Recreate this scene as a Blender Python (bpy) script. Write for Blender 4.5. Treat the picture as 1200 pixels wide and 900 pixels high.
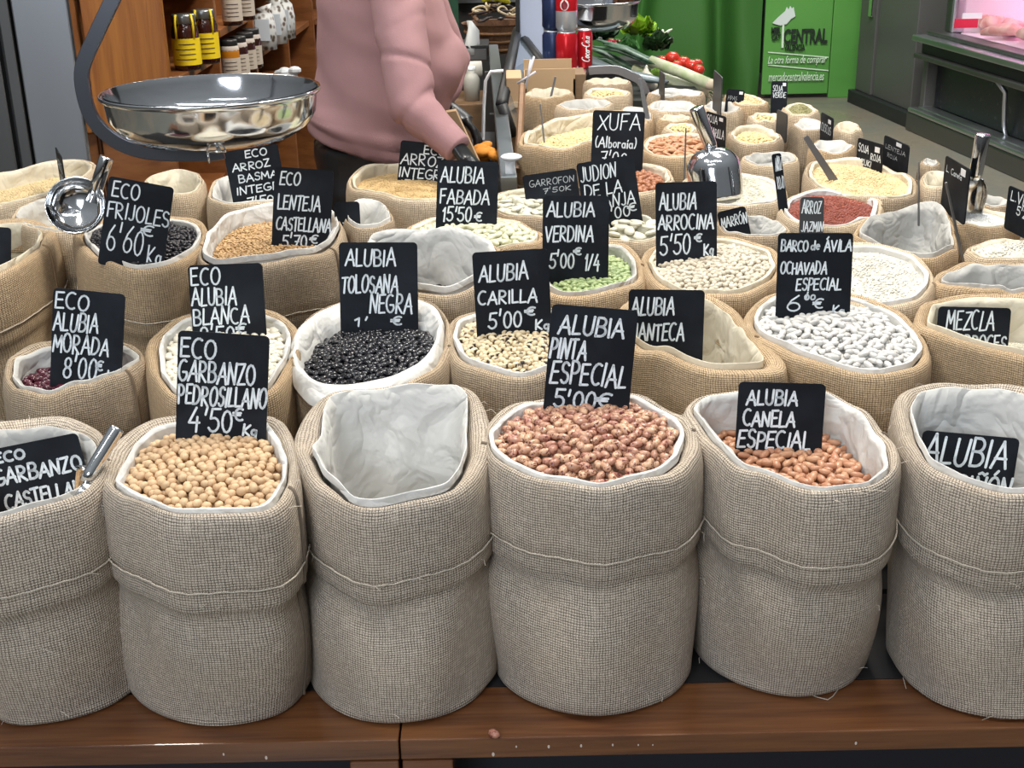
import bpy, math, random
import numpy as np
from mathutils import Vector, Matrix, noise
PI = math.pi
for o in list(bpy.data.objects): bpy.data.objects.remove(o)
SC = bpy.context.scene; COL = SC.collection
random.seed(7); RNG = np.random.default_rng(7)

# ---------------------------------------------------------------- camera, world, lights, exposure
FPX, PITCH, ROLL, EYE = 1500.0, math.radians(21.5), 0.02, 1.5
cp, sp, cr, sr = math.cos(PITCH), math.sin(PITCH), math.cos(ROLL), math.sin(ROLL)
cam_d = bpy.data.cameras.new('camera'); cam = bpy.data.objects.new('camera', cam_d); COL.objects.link(cam)
cam_d.sensor_width = 36; cam_d.lens = FPX / 1200 * 36; cam_d.clip_start = .05; cam_d.clip_end = 60
Rv = Vector((1, 0, 0)); Dv = Vector((0, -sp, -cp)); Fv = Vector((0, cp, -sp))
right = Rv * cr + Dv * sr; down = Rv * -sr + Dv * cr
M3 = Matrix((right, -down, -Fv)).transposed()
cam.matrix_world = Matrix.Translation((0, 0, EYE)) @ M3.to_4x4()
SC.camera = cam

w = bpy.data.worlds.new('hall'); SC.world = w; w.use_nodes = True
nt = w.node_tree; bg = nt.nodes['Background']
tc = nt.nodes.new('ShaderNodeTexCoord'); sx = nt.nodes.new('ShaderNodeSeparateXYZ'); rp = nt.nodes.new('ShaderNodeValToRGB')
nt.links.new(tc.outputs['Generated'], sx.inputs[0])
mr = nt.nodes.new('ShaderNodeMapRange'); mr.inputs[1].default_value = -1; mr.inputs[2].default_value = 1
nt.links.new(sx.outputs['Z'], mr.inputs[0]); nt.links.new(mr.outputs[0], rp.inputs[0]); nt.links.new(rp.outputs[0], bg.inputs[0])
rp.color_ramp.elements[0].color = (.05, .045, .04, 1); rp.color_ramp.elements[0].position = .42
rp.color_ramp.elements[1].color = (.86, .93, 1.0, 1); rp.color_ramp.elements[1].position = .85
e = rp.color_ramp.elements.new(.55); e.color = (.34, .36, .38, 1)
bg.inputs[1].default_value = .27

def area(name, loc, target, size, power, col, sy=None):
    l = bpy.data.lights.new(name, 'AREA'); l.energy = power; l.color = col; l.shape = 'RECTANGLE'; l.size = size; l.size_y = sy or size
    o = bpy.data.objects.new(name, l); COL.objects.link(o); o.location = loc
    o.rotation_euler = (Vector(target) - Vector(loc)).to_track_quat('-Z', 'Y').to_euler(); return o
area('hall_lamp', (.7, 2.5, 3.3), (.3, 2.2, .8), .8, 64, (1, .94, .84), .35)
area('hall_lamp', (-1.0, 1.5, 3.2), (-.2, 1.8, .8), .7, 24, (1, .95, .86), .25)
area('hall_window', (-1.2, -2.2, 2.4), (.1, 1.4, .5), 1.6, 58, (.84, .91, 1.0), 1.0)
area('hall_lamp', (1.2, 6.5, 3.6), (1.5, 7.5, 0), 2.0, 150, (1, .97, .92), 1.0)
area('hall_lamp', (-1.1, 4.0, 3.0), (-.8, 4.0, 1.0), .8, 30, (1, .9, .75), .8)
for _x, _y in ((-.9, -.4), (.5, .9), (-.6, 3.3), (1.3, 3.6)): area('added_strip', (_x, _y, 3.5), (_x, _y, 0), 2.2, 11, (.96, .98, 1.0), .10)  # unseen strips added to give the steel pan streaky reflections
SC.view_settings.view_transform = 'Standard'; SC.view_settings.look = 'None'; SC.view_settings.gamma = 1
SC.view_settings.exposure = 0.36

# ---------------------------------------------------------------- pixel -> world helpers (1200 x 900)
def ray(px, py):
    u = (px - 600) / FPX; v = (py - 450) / FPX
    u, v = u * cr - v * sr, u * sr + v * cr
    return Vector((u, cp - v * sp, -(sp + v * cp)))
O = Vector((0, 0, EYE))
def atY(px, py, y): d = ray(px, py); return O + d * (y / d.y)
def atZ(px, py, z): d = ray(px, py); return O + d * ((z - EYE) / d.z)
def onplane(px, py, p, n): d = ray(px, py); return O + d * ((p - O).dot(n) / d.dot(n))
def mouth_z(y): return EYE - .615 + .06 * (y - 1.37)       # the sack mouths climb gently towards the back
MN = Vector((0, -.06, 1)).normalized(); MP = Vector((0, 1.37, EYE - .615))

# ---------------------------------------------------------------- mesh helpers
def link_mesh(name, v, f, mat=None, parent=None, smooth=False, mats=None, fm=None):
    me = bpy.data.meshes.new(name); me.from_pydata([tuple(p) for p in v], [], f)
    for m in (mats or ([mat] if mat else [])): me.materials.append(m)
    if fm is not None: me.polygons.foreach_set('material_index', fm)
    if smooth: me.polygons.foreach_set('use_smooth', [True] * len(me.polygons))
    me.update(); o = bpy.data.objects.new(name, me); COL.objects.link(o)
    if parent: o.parent = parent; o.matrix_parent_inverse = Matrix.Identity(4); 
    if parent and parent.type == 'EMPTY': o.location = -parent.location if parent.rotation_euler.z == 0 else (0, 0, 0)
    return o
def tag(o, label=None, cat=None, group=None, kind=None):
    for k, x in (('label', label), ('category', cat), ('group', group), ('kind', kind)):
        if x: o[k] = x
    return o
def thing(name, loc, label, cat, group=None):
    o = bpy.data.objects.new(name, None); COL.objects.link(o); o.location = loc; o.empty_display_size = .05
    return tag(o, label, cat, group)
class MB:
    def __init__(s): s.v = []; s.f = []; s.m = []; s.cm = 0
    def add(s, v, f):
        b = len(s.v); s.v += [Vector(p) for p in v]; s.f += [tuple(i + b for i in q) for q in f]; s.m += [s.cm] * len(f); return s
    def box(s, a, b, M=None):
        (x0, y0, z0), (x1, y1, z1) = a, b
        v = [Vector(p) for p in ((x0,y0,z0),(x1,y0,z0),(x1,y1,z0),(x0,y1,z0),(x0,y0,z1),(x1,y0,z1),(x1,y1,z1),(x0,y1,z1))]
        if M: v = [M @ p for p in v]
        return s.add(v, [(0,3,2,1),(4,5,6,7),(0,1,5,4),(1,2,6,5),(2,3,7,6),(3,0,4,7)])
    def tube(s, pts, r, n=10, cap=True, flat=1.0):
        pts = [Vector(p) for p in pts]; K = len(pts); rr = r if hasattr(r, '__len__') else [r] * K
        V = []; prev = None
        for i, p in enumerate(pts):
            t = (pts[min(i+1, K-1)] - pts[max(i-1, 0)]).normalized()
            if prev is None:
                a = Vector((0, 0, 1)) if abs(t.z) < .9 else Vector((1, 0, 0)); u = t.cross(a).normalized()
            else: u = (prev - t * prev.dot(t)).normalized()
            prev = u; wv = t.cross(u)
            for k in range(n): a = 2 * PI * k / n; V.append(p + u * math.cos(a) * rr[i] + wv * math.sin(a) * rr[i] * flat)
        F = [(i*n+k, i*n+(k+1) % n, (i+1)*n+(k+1) % n, (i+1)*n+k) for i in range(K-1) for k in range(n)]
        if cap: F += [tuple(range(n))[::-1], tuple((K-1)*n+k for k in range(n))]
        return s.add(V, F)
    def lathe(s, prof, c=(0, 0, 0), n=28, M=None):
        V = [Vector((r * math.cos(2*PI*k/n), r * math.sin(2*PI*k/n), z)) for r, z in prof for k in range(n)]
        V = [(M @ p if M else p + Vector(c)) for p in V]
        F = [(i*n+k, i*n+(k+1) % n, (i+1)*n+(k+1) % n, (i+1)*n+k) for i in range(len(prof)-1) for k in range(n)]
        return s.add(V, F)
    def ell(s, c, r, n=12, m=8, M=None):
        V = []; c = Vector(c)
        for i in range(m+1):
            t = PI * i / m
            for k in range(n):
                a = 2*PI*k/n; p = Vector((r[0]*math.sin(t)*math.cos(a), r[1]*math.sin(t)*math.sin(a), r[2]*math.cos(t)))
                V.append((M @ p if M else p) + c)
        return s.add(V, [(i*n+k, (i+1)*n+k, (i+1)*n+(k+1) % n, i*n+(k+1) % n) for i in range(m) for k in range(n)])
    def prism(s, poly, d):      # polygon of Vectors pushed along d
        n = len(poly); d = Vector(d)
        return s.add(list(poly) + [Vector(p) + d for p in poly], [tuple(range(n))[::-1], tuple(range(n, 2*n))] + [(i, (i+1) % n, n+(i+1) % n, n+i) for i in range(n)])
    def build(s, name, mat, parent=None, smooth=False, bevel=0, mats=None):
        o = link_mesh(name, s.v, s.f, mat, parent, smooth, mats, s.m if mats else None)
        if bevel:
            b = o.modifiers.new('bevel', 'BEVEL'); b.width = bevel; b.segments = 2; b.limit_method = 'ANGLE'
        return o

# ---------------------------------------------------------------- materials
def mat(name, col, rough=.6, metal=0, **kw):
    m = bpy.data.materials.new(name); m.use_nodes = True; b = m.node_tree.nodes['Principled BSDF']
    b.inputs['Base Color'].default_value = (*col, 1); b.inputs['Roughness'].default_value = rough; b.inputs['Metallic'].default_value = metal
    for k, x in kw.items(): b.inputs[k.replace('_', ' ')].default_value = x
    return m
class NB:
    def __init__(s, m): s.t = m.node_tree; s.b = s.t.nodes['Principled BSDF']
    def n(s, typ, ins=None, **at):
        x = s.t.nodes.new(typ)
        for k, a in at.items(): setattr(x, k, a)
        for k, a in (ins or {}).items():
            if hasattr(a, 'is_output') or isinstance(a, bpy.types.NodeSocket): s.t.links.new(a, x.inputs[k])
            else: x.inputs[k].default_value = a
        return x
    def math(s, op, a, b=0.0, c=None):
        d = {0: a, 1: b}
        if c is not None: d[2] = c
        return s.n('ShaderNodeMath', d, operation=op).outputs[0]
    def mix(s, f, a, b): 
        x = s.n('ShaderNodeMix', data_type='RGBA')
        for i, q in ((0, f), (6, a), (7, b)):
            if isinstance(q, bpy.types.NodeSocket): s.t.links.new(q, x.inputs[i])
            else: x.inputs[i].default_value = (*q, 1) if isinstance(q, tuple) and len(q) == 3 else q
        return x.outputs[2]
    def noise(s, vec, scale, detail=3, dist=0): return s.n('ShaderNodeTexNoise', {'Vector': vec, 'Scale': scale, 'Detail': detail, 'Distortion': dist}).outputs[0]
    def ramp(s, f, lo, hi): return s.n('ShaderNodeMapRange', {0: f, 1: lo, 2: hi}).outputs[0]
    def out(s, col=None, rough=None, h=None, dist=.001, strength=1.0):
        if col is not None: s.t.links.new(col, s.b.inputs['Base Color'])
        if rough is not None: s.t.links.new(rough, s.b.inputs['Roughness'])
        if h is not None: s.t.links.new(s.n('ShaderNodeBump', {'Height': h, 'Distance': dist, 'Strength': strength}).outputs[0], s.b.inputs['Normal'])

def burlap(name, light, dark, pitch=.0029):
    m = mat(name, light, .95); b = NB(m); uv = b.n('ShaderNodeTexCoord').outputs['UV']
    wob = b.n('ShaderNodeTexNoise', {'Vector': uv, 'Scale': 45.0, 'Detail': 2.0}).outputs[1]
    off = b.n('ShaderNodeVectorMath', {0: wob, 1: (.5, .5, .5)}, operation='SUBTRACT').outputs[0]
    off = b.n('ShaderNodeVectorMath', {0: off, 'Scale': .0035}, operation='SCALE').outputs[0]
    p = b.n('ShaderNodeVectorMath', {0: uv, 1: off}, operation='ADD').outputs[0]
    s = b.n('ShaderNodeSeparateXYZ', {0: p})
    U = b.math('DIVIDE', s.outputs[0], pitch); V = b.math('DIVIDE', s.outputs[1], pitch)
    fu = b.math('FRACT', U); fv = b.math('FRACT', V)
    su = b.math('SINE', b.math('MULTIPLY', fu, PI)); sv = b.math('SINE', b.math('MULTIPLY', fv, PI))
    par = b.math('FLOORED_MODULO', b.math('ADD', b.math('FLOOR', U), b.math('FLOOR', V)), 2.0)
    ha = b.math('MULTIPLY', su, b.math('MULTIPLY_ADD', sv, .5, .5)); hb = b.math('MULTIPLY', sv, b.math('MULTIPLY_ADD', su, .5, .5))
    h = b.math('ADD', b.math('MULTIPLY', ha, par), b.math('MULTIPLY', hb, b.math('SUBTRACT', 1.0, par)))
    # slubs: long noise along each thread direction
    g1 = b.noise(b.n('ShaderNodeMapping', {0: uv, 'Scale': (330, 60, 1)}).outputs[0], 1.0, 2)
    g2 = b.noise(b.n('ShaderNodeMapping', {0: uv, 'Scale': (60, 330, 1)}).outputs[0], 1.0, 2)
    slub = b.math('MULTIPLY_ADD', b.math('ADD', g1, g2), 1.0, -.5)
    big = b.noise(uv, 9.0, 3)
    c = b.mix(b.ramp(h, .15, .66), dark, light)
    c = b.mix(b.math('MULTIPLY', b.ramp(slub, .45, .8), .4), c, tuple(min(1, x * 1.45) for x in light))
    c = b.mix(b.math('MULTIPLY', b.ramp(big, .4, .7), .3), c, tuple(x * y for x, y in zip(light, (.85, .74, .6))))
    b.out(c, None, b.math('ADD', h, b.math('MULTIPLY', slub, .8)), .0011, 1.0); return m
BUR = [burlap('burlap_natural', (.50, .40, .285), (.13, .085, .05)), burlap('burlap_tan', (.56, .42, .265), (.15, .09, .045)),
       burlap('burlap_pale', (.66, .545, .40), (.26, .19, .12))]
BUR_COOL_LIT = burlap('burlap_cool_lit', (.56, .485, .40), (.10, .076, .056), .0031)  # greyer copy of the burlap, cool front light put into its colour
def cotton(name, col):
    m = mat(name, col, .85); b = NB(m); co = b.n('ShaderNodeTexCoord').outputs['Object']
    n1 = b.noise(co, 22, 3, .5); n2 = b.noise(co, 900, 1)
    rg = b.math('ABSOLUTE', b.math('SUBTRACT', b.noise(co, 13, 2, .9), .5)); n3 = b.math('MINIMUM', b.math('MULTIPLY', rg, 7.0), 1.0)
    b.out(b.mix(b.ramp(n1, .35, .75), col, tuple(x * .90 for x in col)), None, b.math('ADD', b.math('MULTIPLY_ADD', n2, .02, n1), b.math('MULTIPLY', n3, .35)), .010, .8)
    b.b.inputs['Subsurface Weight'].default_value = .0; return m
COT = [cotton('cotton_white', (.66, .65, .62)), cotton('cotton_cream', (.66, .60, .47)), cotton('cotton_grey', (.53, .52, .49))]
def beanmat(name, a, c, spot=None, spotlo=.56, hil=None, rough=.42, coat=0):
    m = mat(name, a, rough); b = NB(m); tcn = b.n('ShaderNodeTexCoord').outputs['Object']
    rn = b.math('FRACT', b.math('ADD', b.n('ShaderNodeAttribute', attribute_name='rnd').outputs['Fac'], b.n('ShaderNodeObjectInfo').outputs['Random']))
    col = b.mix(rn, a, c)
    col = b.mix(b.math('MULTIPLY', b.math('FRACT', b.math('MULTIPLY', rn, 7.3)), .35), col, tuple(x * .55 for x in a))
    if spot:
        off = b.n('ShaderNodeVectorMath', {0: tcn, 1: b.n('ShaderNodeCombineXYZ', {0: rn, 1: rn}).outputs[0]}, operation='ADD').outputs[0]
        n = b.noise(off, 260, 2, 1.2); col = b.mix(b.ramp(n, spotlo, spotlo + .07), col, spot)
    if hil: col = b.mix(b.n('ShaderNodeAttribute', attribute_name='hil').outputs['Fac'], col, hil)
    b.out(col); b.b.inputs['Coat Weight'].default_value = coat; b.b.inputs['Specular IOR Level'].default_value = .4; return m
def wood(name, a, c, rough=.45, axis=(3, 3, 30), coat=0):
    m = mat(name, a, rough); b = NB(m); co = b.n('ShaderNodeTexCoord').outputs['Object']
    mp = b.n('ShaderNodeMapping', {0: co, 'Scale': axis}).outputs[0]
    n = b.noise(mp, 1.6, 5, 1.3); n2 = b.noise(mp, 9, 2, .2)
    f = b.ramp(b.math('MULTIPLY_ADD', n2, .3, n), .45, .9)
    b.out(b.mix(f, a, c), None, n2, .001, .3); b.b.inputs['Coat Weight'].default_value = coat; return m
WOOD_PINE = wood('varnished_pine', (.36, .135, .022), (.20, .06, .010), .4, (18, 18, 1.2), .2)
WOOD_SHELF = wood('shelf_wood', (.30, .115, .035), (.17, .055, .016), .4, (4, 4, 14), .1)
WOOD_FRONT = wood('varnished_board', (.19, .075, .026), (.075, .024, .010), .26, (1.5, 22, 22), .35)
SHADE_DECK = mat('shade_deck', (.012, .011, .012), .8)  # near-black colour stands in for the shade behind the front board
STEEL = mat('polished_steel', (.72, .73, .74), .11, 1)
_b = NB(STEEL); _c = _b.n('ShaderNodeTexCoord').outputs['Object']; _b.out(None, None, _b.noise(_c, 11, 2, .6), .004, .35)
def brushed(name, col, rough, sc=(2, 2, 260)):
    m = mat(name, col, rough, 1); b = NB(m); co = b.n('ShaderNodeTexCoord').outputs['Object']
    n = b.noise(b.n('ShaderNodeMapping', {0: co, 'Scale': sc}).outputs[0], 1.0, 2)
    b.out(None, b.math('MULTIPLY_ADD', n, .2, rough - .1), n, .0005, .15); return m
STEEL_B = brushed('brushed_steel', (.56, .58, .62), .34, (3, 3, 1)); STEEL_D = brushed('dark_steel', (.20, .20, .20), .42, (2, 2, 2))
STEEL_ARM = mat('arm_steel', (.20, .21, .24), .28, 1)
BLACK = mat('black_plastic', (.012, .013, .015), .5)
def slate_mat():
    m = mat('slate_board', (.008, .011, .017), .42, 0, Specular_IOR_Level=.22); b = NB(m); co = b.n('ShaderNodeTexCoord').outputs['Object']
    n = b.noise(co, 14, 4, .4); b.out(b.mix(b.ramp(n, .45, .8), (.004, .006, .010), (.010, .014, .022)), b.ramp(n, 2.0, -.2)); return m
SLATE = slate_mat(); SLATE_B = mat('slate_board_dusty', (.035, .037, .042), .5)
CHALK = mat('chalk_marker', (.78, .84, .88), .8); CHALK_D = mat('faded_chalk', (.42, .45, .48), .85); THREAD = mat('hem_thread', (.50, .44, .36), .9)
WHITE = mat('white_plastic', (.75, .77, .80), .4); GLASS = mat('clear_glass', (.9, .95, .95), .03, 0, Transmission_Weight=1.0, IOR=1.45)

# ---------------------------------------------------------------- floor and hall
def floor_mat():
    m = mat('concrete_floor', (.22, .2, .17), .55); b = NB(m); co = b.n('ShaderNodeTexCoord').outputs['Object']
    n = b.noise(co, 1.1, 5, .6); n2 = b.noise(co, 40, 3)
    c = b.mix(b.ramp(n, .42, .60), (.22, .19, .145), (.15, .15, .125)); c = b.mix(b.math('MULTIPLY', b.ramp(n2, .55, .7), .35), c, (.11, .095, .08))
    b.out(c, b.ramp(n, .2, .95), n2, .002, .3); return m
fl = MB().box((-6, -2, -.1), (8, 14, 0)).build('floor', floor_mat()); fl['kind'] = 'structure'
wl = MB().box((-6, 10.6, 0), (8, 10.7, 4)).build('wall_back', mat('far_wall', (.05, .055, .055), .8)); wl['kind'] = 'structure'

# ---------------------------------------------------------------- stepped display table
TIERS = [1.205, 1.50, 1.78, 2.06, 2.33, 2.60, 2.90, 3.2, 3.5, 3.95]
TZ = [.595] + [mouth_z((TIERS[i] + TIERS[i+1]) / 2) - .29 for i in range(1, 9)]
def tier_of(y):
    for i in range(8, -1, -1):
        if y >= TIERS[i]: return i
    return 0
table = thing('display_table', (0, 1.25, 0), 'stepped dark table with a varnished brown front board under the sacks', 'table')
RIGHT = [1.25, 1.2, 1.12, 1.08, 1.0, .98, .93, .84, .75]
def wedge(x0, x1, y0, y1, z0, z1, base):
    return MB().add([(x0,y0,base),(x1,y0,base),(x1,y1,base),(x0,y1,base),(x0,y0,z0),(x1,y0,z0),(x1,y1,z1),(x0,y1,z1)], [(0,3,2,1),(4,5,6,7),(0,1,5,4),(1,2,6,5),(2,3,7,6),(3,0,4,7)])
DZ = lambda y: mouth_z(y) - .292
MB().box((-.95, 1.305, .25), (.85, 1.50, .594)).build('deck', SHADE_DECK, table)
for x0, x1, y0, y1 in ((-1.10, .98, 1.501, 2.00), (-1.25, 1.0, 2.001, 2.36), (.02, .96, 2.361, 2.95), (.02, .78, 2.951, 3.5)):
    wedge(x0, x1, y0, y1, DZ(y0), DZ(y1), .25).build('deck', SHADE_DECK, table)
for x0, y0 in ((-.94, 1.4), (.79, 1.4), (-1.2, 2.2), (.9, 2.3), (.06, 3.4), (.7, 3.4)): MB().box((x0, y0, 0), (x0 + .05, y0 + .05, .25)).build('leg', SHADE_DECK, table)
jx = atZ(467, 880, .59).x
for x0, x1 in ((-.95, jx - .001), (jx + .001, .85)):
    MB().box((x0, 1.203, .568), (x1, 1.303, .595)).build('front_board', WOOD_FRONT, table, bevel=.0015)
for x0, x1 in ((jx - .058, jx - .002), (jx + .002, jx + .06)):
    MB().box((x0, 1.2025, .02), (x1, 1.26, .566)).build('post', WOOD_FRONT, table, bevel=.002)
MB().box((-.95, 1.29, .0), (.85, 1.30, .566)).build('kick_panel', mat('navy_panel', (.004, .005, .012), .6), table)
for k in range(4):
    pass

# ---------------------------------------------------------------- pulses
def bean_mesh(L, W, H, bend=.08, n=10, m=7, eye=False):
    V = []; hil = []
    for i in range(m + 1):
        t = PI * i / m; x = -math.cos(t)
        s = math.sin(t) ** .85
        for k in range(n):
            a = 2 * PI * k / n
            y = s * math.cos(a); z = s * math.sin(a)
            V.append((x * L / 2, y * W / 2 + bend * W * (x * x - .4), z * H / 2))
            hil.append(1.0 if (eye and abs(x) < .5 and y > .55) else 0.0)
    F = [(i*n+k, (i+1)*n+k, (i+1)*n+(k+1) % n, i*n+(k+1) % n) for i in range(m) for k in range(n)]
    return np.array(V), np.array(F), np.array(hil)
def grain_mesh(L, W):
    V = [(-L/2, 0, 0), (L/2, 0, 0)] + [(0, W/2*math.cos(a), W/2*math.sin(a)) for a in (0, PI/2, PI, 3*PI/2)]
    F = [(0, 3+k if k < 3 else 2, 2+k) for k in range(4)] + [(1, 2+k, 3+k if k < 3 else 2) for k in range(4)]
    return np.array(V), np.array(F), np.zeros(6)
def B(name, L, W, H, m, sp=.84, bend=.07, eye=False, n=10, mm=7, word='bean'): return dict(name=name, L=L, W=W, H=H, m=m, sp=sp, geo=bean_mesh(L, W, H, bend, n, mm, eye), grain=False)
def G(name, L, W, m, base, dens=1.0): return dict(name=name, L=L, W=W, H=W, m=m, base=base, geo=grain_mesh(L, W), grain=True, dens=dens)
K = {
 'chickpea': B('chickpea', .0112, .0102, .0100, beanmat('chickpea_skin', (.66, .47, .28), (.56, .36, .20), None, rough=.5), .93, .03),
 'pinto': B('speckled_bean', .0158, .0108, .0092, beanmat('pinto_skin', (.64, .40, .25), (.40, .17, .12), (.12, .02, .025), .56, rough=.28), .92),
 'canela': B('cinnamon_bean', .0165, .0100, .0085, beanmat('canela_skin', (.56, .30, .17), (.44, .20, .115), rough=.32), .91),
 'black': B('black_bean', .0135, .0092, .0078, beanmat('black_skin', (.008, .008, .011), (.014, .014, .018), rough=.24, coat=.25), .80),
 'turtle': B('turtle_bean', .0115, .0080, .0065, beanmat('turtle_skin', (.012, .012, .016), (.02, .02, .026), rough=.3), .85),
 'barco': B('white_bean', .0178, .0098, .0078, beanmat('barco_skin', (.68, .67, .64), (.55, .53, .50), rough=.38), .90),
 'blanca': B('white_bean', .0145, .0095, .0080, beanmat('blanca_skin', (.84, .79, .66), (.76, .70, .56), rough=.4), .80),
 'carilla': B('black_eyed_bean', .0115, .0090, .0078, beanmat('carilla_skin', (.76, .64, .42), (.64, .50, .32), None, hil=(.03, .02, .02)), .84, eye=True, n=12, mm=8),
 'purple': B('purple_bean', .0150, .0095, .0080, beanmat('purple_skin', (.10, .012, .028), (.06, .008, .018), rough=.22, coat=.4), .80),
 'lentil': B('lentil', .0066, .0066, .0030, beanmat('lentil_skin', (.55, .36, .17), (.44, .26, .12)), .90, 0, n=8, mm=5),
 'verdina': B('green_bean', .0140, .0078, .0066, beanmat('verdina_skin', (.42, .50, .24), (.30, .40, .18)), .78),
 'arrocina': B('small_white_bean', .0112, .0088, .0078, beanmat('arrocina_skin', (.66, .59, .47), (.54, .47, .36)), .86),
 'faba': B('large_white_bean', .0240, .0120, .0100, beanmat('faba_skin', (.70, .69, .50), (.60, .59, .40)), .80, .12),
 'lima': B('broad_lima_bean', .0270, .0185, .0090, beanmat('lima_skin', (.72, .70, .58), (.62, .59, .47)), .82, .06),
 'hazelnut': B('hazelnut', .0130, .0120, .0120, beanmat('hazelnut_skin', (.42, .18, .09), (.32, .12, .06)), .95, 0),
 'almond': B('almond', .0230, .0130, .0075, beanmat('almond_skin', (.50, .26, .13), (.42, .19, .10)), .78, .02),
 'soy': B('yellow_grain', .0080, .0070, .0065, beanmat('soy_skin', (.72, .58, .30), (.64, .48, .24)), .92, 0, n=8, mm=5),
 'rice': G('white_rice', .0070, .0024, beanmat('rice_grain', (.74, .71, .60), (.62, .59, .48)), (.55, .51, .40)),
 'puffed': G('pale_rice', .0085, .0036, beanmat('bomba_grain', (.76, .74, .66), (.66, .63, .54)), (.56, .53, .45), .8),
 'brownrice': G('brown_rice', .0068, .0026, beanmat('brown_rice_grain', (.66, .48, .24), (.56, .38, .17)), (.48, .33, .15)),
 'redrice': G('red_rice', .0085, .0028, beanmat('red_rice_grain', (.28, .055, .035), (.38, .11, .06)), (.15, .03, .02)),
 'oats': G('pale_grain', .0065, .0036, beanmat('oat_grain', (.76, .62, .36), (.68, .52, .28)), (.58, .44, .24)),
 'mung': G('green_grain', .0055, .0045, beanmat('mung_grain', (.34, .33, .14), (.24, .22, .1)), (.2, .18, .08)),
 'sugar': G('white_grain', .003, .003, mat('sugar_grain', (.84, .83, .8), .4), (.80, .79, .76), .5),
}
for kk, kv in K.items():
    if kv['grain']: kv['bm'] = mat(kk + '_bed', kv['base'], .8)
def eul(a, b, c):
    ca, sa, cb, sb, cc, sc_ = np.cos(a), np.sin(a), np.cos(b), np.sin(b), np.cos(c), np.sin(c)
    R = np.empty((len(a), 3, 3))
    R[:,0,0]=cc*cb; R[:,0,1]=cc*sb*sa-sc_*ca; R[:,0,2]=cc*sb*ca+sc_*sa
    R[:,1,0]=sc_*cb; R[:,1,1]=sc_*sb*sa+cc*ca; R[:,1,2]=sc_*sb*ca-cc*sa
    R[:,2,0]=-sb; R[:,2,1]=cb*sa; R[:,2,2]=cb*ca
    return R
def mass(name, geo, pos, rot, mat_, extra=None, extramat=None):
    V, F, hil = geo; n = len(pos)
    P = (np.einsum('nij,vj->nvi', rot, V) + pos[:, None, :]).reshape(-1, 3)
    Fs = (F[None] + (np.arange(n) * len(V))[:, None, None]).reshape(-1, F.shape[1])
    k = F.shape[1]; ev = np.zeros((0, 3)); ef = []
    if extra: ev, ef = extra
    nv = len(P) + len(ev); me = bpy.data.meshes.new(name)
    me.vertices.add(nv); me.vertices.foreach_set('co', np.vstack([P, ev]).ravel())
    ev_idx = [tuple(i + len(P) for i in q) for q in ef]
    loops = np.concatenate([Fs.ravel(), np.array([i for q in ev_idx for i in q], dtype=np.int64)]) if ef else Fs.ravel()
    tot = np.concatenate([np.full(len(Fs), k), np.array([len(q) for q in ef], dtype=np.int64)]) if ef else np.full(len(Fs), k)
    st = np.concatenate([[0], np.cumsum(tot)[:-1]])
    me.loops.add(len(loops)); me.loops.foreach_set('vertex_index', loops.astype(np.int32))
    me.polygons.add(len(tot)); me.polygons.foreach_set('loop_start', st.astype(np.int32)); me.polygons.foreach_set('loop_total', tot.astype(np.int32))
    me.materials.append(mat_)
    if ef and extramat: me.materials.append(extramat); me.polygons.foreach_set('material_index', np.concatenate([np.zeros(len(Fs)), np.ones(len(ef))]).astype(np.int32))
    me.polygons.foreach_set('use_smooth', np.ones(len(tot), dtype=bool))
    r = np.concatenate([np.repeat(RNG.random(n), len(V)), np.full(len(ev), .5)]); h = np.concatenate([np.tile(hil, n), np.zeros(len(ev))])
    a = me.attributes.new('rnd', 'FLOAT', 'POINT'); a.data.foreach_set('value', r.astype(np.float32))
    a = me.attributes.new('hil', 'FLOAT', 'POINT'); a.data.foreach_set('value', h.astype(np.float32))
    me.update(calc_edges=True); me.validate()
    o = bpy.data.objects.new(name, me); COL.objects.link(o); return o

# ---------------------------------------------------------------- sacks
def ring_radius(pts, C, N, smooth, lin=0):
    """closed outline (world xy around C) -> radius at N even angles"""
    P = np.array([[p.x - C.x, p.y - C.y] for p in pts]); ang = np.arctan2(P[:,1], P[:,0])
    idx = np.argsort(ang); P = P[idx]
    D = []
    for i in range(len(P)):
        p0, p1, p2, p3 = P[i-1], P[i], P[(i+1) % len(P)], P[(i+2) % len(P)]
        for t in np.linspace(0, 1, 10, endpoint=False):
            if lin and t >= 0: D.append(p1*(1-t)+p2*t); continue
            D.append(.5*((2*p1)+(-p0+p2)*t+(2*p0-5*p1+4*p2-p3)*t*t+(-p0+3*p1-3*p2+p3)*t**3))
    D = np.array(D); a = np.arctan2(D[:,1], D[:,0]); r = np.hypot(D[:,0], D[:,1]); i = np.argsort(a); a = a[i]; r = r[i]
    th = np.linspace(-PI, PI, N, endpoint=False)
    out = np.interp(th, np.concatenate([a-2*PI, a, a+2*PI]), np.concatenate([r, r, r]))
    for _ in range(smooth): out = .5*out + .25*(np.roll(out, 1) + np.roll(out, -1))
    return out
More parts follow.
